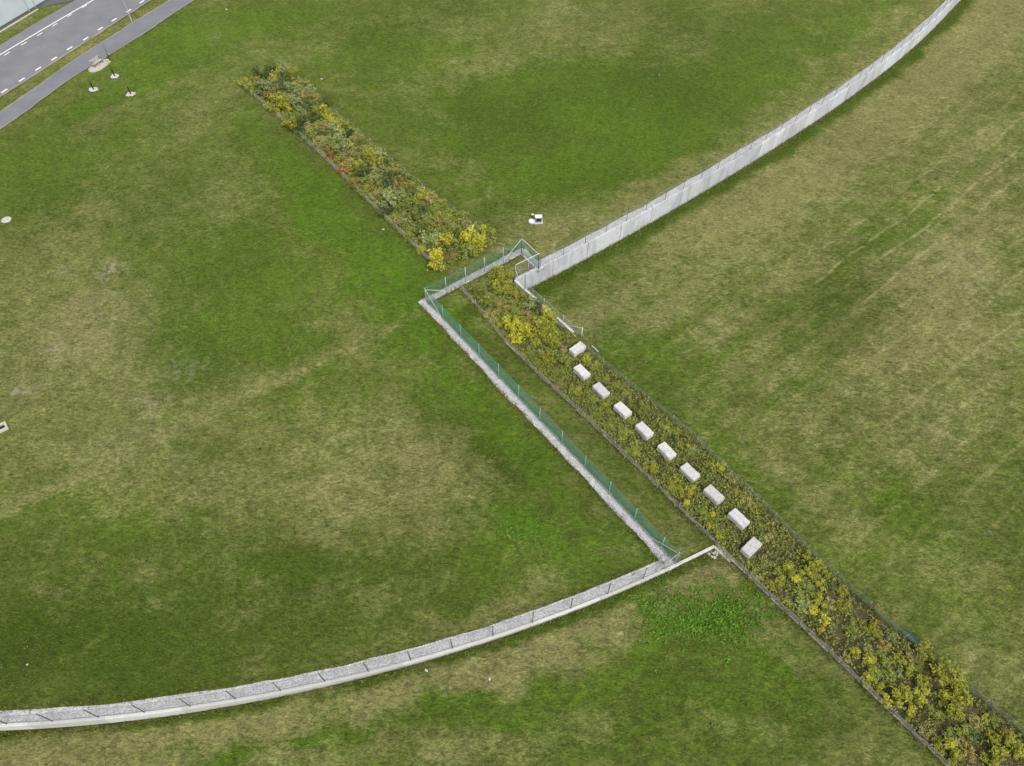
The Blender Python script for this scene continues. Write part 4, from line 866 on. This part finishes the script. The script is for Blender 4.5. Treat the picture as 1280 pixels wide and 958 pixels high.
for sx in (-.75, .75):
    m_ = MB(); m_.box((sx, -.16, .21), (.07, .07, .43), bev=.006); m_.box((sx, .25, .42), (.07, .07, .85), bev=.006); m_.box((sx, .04, .41), (.06, .5, .05), bev=.006); m_.box((sx, .04, .64), (.06, .45, .04), bev=.006); m_.box((sx,-.16,.52),(.05,.05,.22)); m_.build('leg', DARKST, be)
# street lamp
lp = at(165,27); la = empty('street_lamp', lp); tag(la, 'tall pale grey street lamp on the verge between road and footpath', 'street lamp')
m_ = MB(); m_.tube((0,0,-.2), (0,0,8), .075, .045, 12); m_.build('pole', GALV, la); m_ = MB(); m_.tube((0,0,0), (0,0,1.1), .095, .09, 12); m_.build('sleeve', GALV, la)
m_ = MB(); m_.tube((0,0,7.95), (-.9,.75,8.25), .035, .03, 8); m_.build('arm', GALV, la)
m_ = MB(); m_.box((-1.15,.95,8.27), (.62,.26,.12), math.atan2(.75,-.9), .03); m_.build('lamp_head', GREYBOX, la)
# service box and white cover
sb = at(673,277.5); o = empty('service_cabinet', sb, R(4)); tag(o, 'small grey service cabinet with a white lid on the upper lawn', 'cabinet')
m_ = MB(); m_.box((0,0,.36), (.72,.5,.72), bev=.015); m_.build('body', GREYBOX, o); m_ = MB(); m_.box((0,.02,.76), (.8,.5,.07), bev=.02); m_.build('lid', WHITE, o)
m_ = MB(); m_.box((0,-.265,.45), (.56,.025,.4), bev=.008); m_.build('door', BLACK, o); m_ = MB(); m_.box((0,0,.03), (.95,.85,.1), bev=.02); m_.build('plinth', PAD, o)
wp = at(664.8,277.8); o = empty('inspection_cover', wp); tag(o, 'low round white cover beside the small service cabinet', 'cover')
m_ = MB(); m_.lathe((0,0,0), [(.40,-.05),(.40,.12),(.36,.16)], 20); m_.build('ring', PAD, o); m_ = MB(); m_.lathe((0,0,.158), [(.35,0),(.34,.04),(.10,.06)], 20); m_.build('lid', WHITE, o)
mp = at(665.5,272.5); o = empty('marker_post', mp); tag(o, 'short post with a pale cap behind the round white cover', 'post')
m_ = MB(); m_.tube((0,0,-.1), (0,0,.42), .05, .05, 10); m_.build('post', DARKST, o); m_ = MB(); m_.box((0,0,.47), (.26,.2,.12), bev=.03); m_.build('cap', PALEST, o)
# manholes at the left edge
mh = at(8,275); o = empty('manhole', mh); tag(o, 'flat round grey stone cover in the lawn at the left picture edge', 'manhole cover')
m_ = MB(); m_.lathe((0,0,0), [(.55,-.05),(.52,.05),(.42,.075)], 18, .05); m_.build('ring', STONE, o); m_ = MB(); m_.lathe((0,0,.076), [(.34,0),(.34,.03),(.3,.035)], 18); m_.build('lid', STONE, o)
mh = at(3.5,535.5); o = empty('well_box', mh, R(38)); tag(o, 'open pale concrete well box with a dark opening, half outside the left edge', 'well box')
m_ = MB()
for c_, s_ in (((0,.34,.1),(.84,.16,.3)), ((0,-.34,.1),(.84,.16,.3)), ((.34,0,.1),(.16,.52,.3)), ((-.34,0,.1),(.16,.52,.3))): m_.box(c_, s_, bev=.015)
m_.build('frame', PAD, o); m_ = MB(); m_.box((0,0,.03), (.52,.52,.05)); m_.build('floor', BLACK, o); m_ = MB(); m_.box((-.34,-.05,.29), (.34,.42,.06), .3, .02); m_.build('lid', GREYBOX, o)
# dark green cabinet at the bed edge
gp = at(1137,800); o = empty('cable_cabinet', gp, math.atan2(BED_DIR[1], BED_DIR[0])); tag(o, 'dark green cable box half hidden at the field edge of the bed', 'cable box')
m_ = MB(); m_.box((0,0,.22), (1.15,.42,.46), bev=.03); m_.build('body', DKGREEN, o); m_ = MB(); m_.box((0,0,.46), (1.2,.48,.04), bev=.012); m_.build('lid', DKGREEN, o)
# pale stones lying on the grass
for (px, py, s, lab) in ((135,208.5,.10,'small white stone on the lawn below the saplings'),(824,94,.11,'single small white stone on the upper lawn in front of the tall wall'),(533,838,.16,'small pale stone at the foot of the low curved wall'),(402,99,.2,'long pale flat stone on the lawn behind the dense shrub bed'),(479,287,.18,'narrow pale stone on the grass beside the netting of the dense bed'),(283,12,.25,'pale flat stone in the lawn near the footpath'),(34,831,.1,'tiny white stone on the lawn above the low curved wall at the left'),(612,849,.12,'tiny pale stone in the dry grass below the low wall')):
    p = at(px, py); m_ = MB(); m_.lathe((0,0,0), [(s*.7,-.05),(s,.02),(s*.85,s*.35),(s*.4,s*.5)], 9, .18); o = m_.build('stone', STONE, smooth_=True); o.location = p; o.scale = (1.0,.6,.6); o.rotation_euler = (0,0,random.uniform(0,3)); tag(o, lab, 'stone')
# rubble at the end of the low wall
for i, (px, py) in enumerate(((889,690),(892,692),(895,690),(896,694),(890,696),(886,693),(893,697))):
    p = at(px, py); m_ = MB(); s = random.uniform(.09,.17); m_.lathe((0,0,0), [(s*.7,-.05),(s,.02),(s*.85,s*.5),(s*.4,s*.7)], 8, .2); o = m_.build('stone', STONE); o.location = p; tag(o, 'loose grey stone in the corner under the low wall end', 'stone', 'loose stones under the low wall end')

# ------------------------------------------------------------------ building at the top left
q0 = plane_pt(0,37); q1 = plane_pt(61,.5); fdir = (q1-q0)/np.hypot(*(q1-q0)); ban = math.atan2(fdir[1], fdir[0])
org = q1 + fdir*10; bl = empty('warehouse', (org[0], org[1], 0), ban); tag(bl, 'large pale grey metal clad hall at the top left beyond the road', 'building')
Lb, Db, Hb = 46.0, 22.0, 8.5
m_ = MB(); m_.box((-Lb/2, Db/2+.02, Hb/2+.14), (Lb, Db, Hb-.3)); m_.build('wall', FACADE, bl)
m_ = MB(); m_.box((-Lb/2, Db/2, .14), (Lb+.06, Db+.08, .28)); m_.build('plinth', PLINTH, bl)
for k in range(int(Lb/4.6)):
    m_ = MB(); m_.box((-2.3-k*4.6, -.02, Hb/2+.12), (4.59, .06, Hb-.36), bev=.008); m_.build('panel', FACADE2 if k in (0, 2, 5) else FACADE, bl)
m_ = MB(); m_.box((-.6-18.5*1.15, -.05, 1.6), (2.2, .08, 2.6), bev=.01); dr = m_.build('door', FACADE2, bl)
m_ = MB(); m_.box((-Lb/2, Db/2, Hb+.1), (Lb+.4, Db+.4, .35), bev=.02); m_.build('roof', GREYBOX, bl)
xk = np.hypot(*(org-plane_pt(45,10.5)))
for dx in (0, 1.3):
    m_ = MB(); m_.tube((-xk-dx, -.12, .1), (-xk-dx, -.12, Hb), .07, .07, 8); m_.build('downpipe', GALV, bl)
m_ = MB(); m_.box((-Lb/2-8, -.75, .09), (Lb-10, .12, .14), bev=.02); o = m_.build('kerb', COPING); o.location = (org[0], org[1], 0); o.rotation_euler = (0,0,ban); tag(o, 'pale kerb along the foot of the metal clad hall', 'kerb')
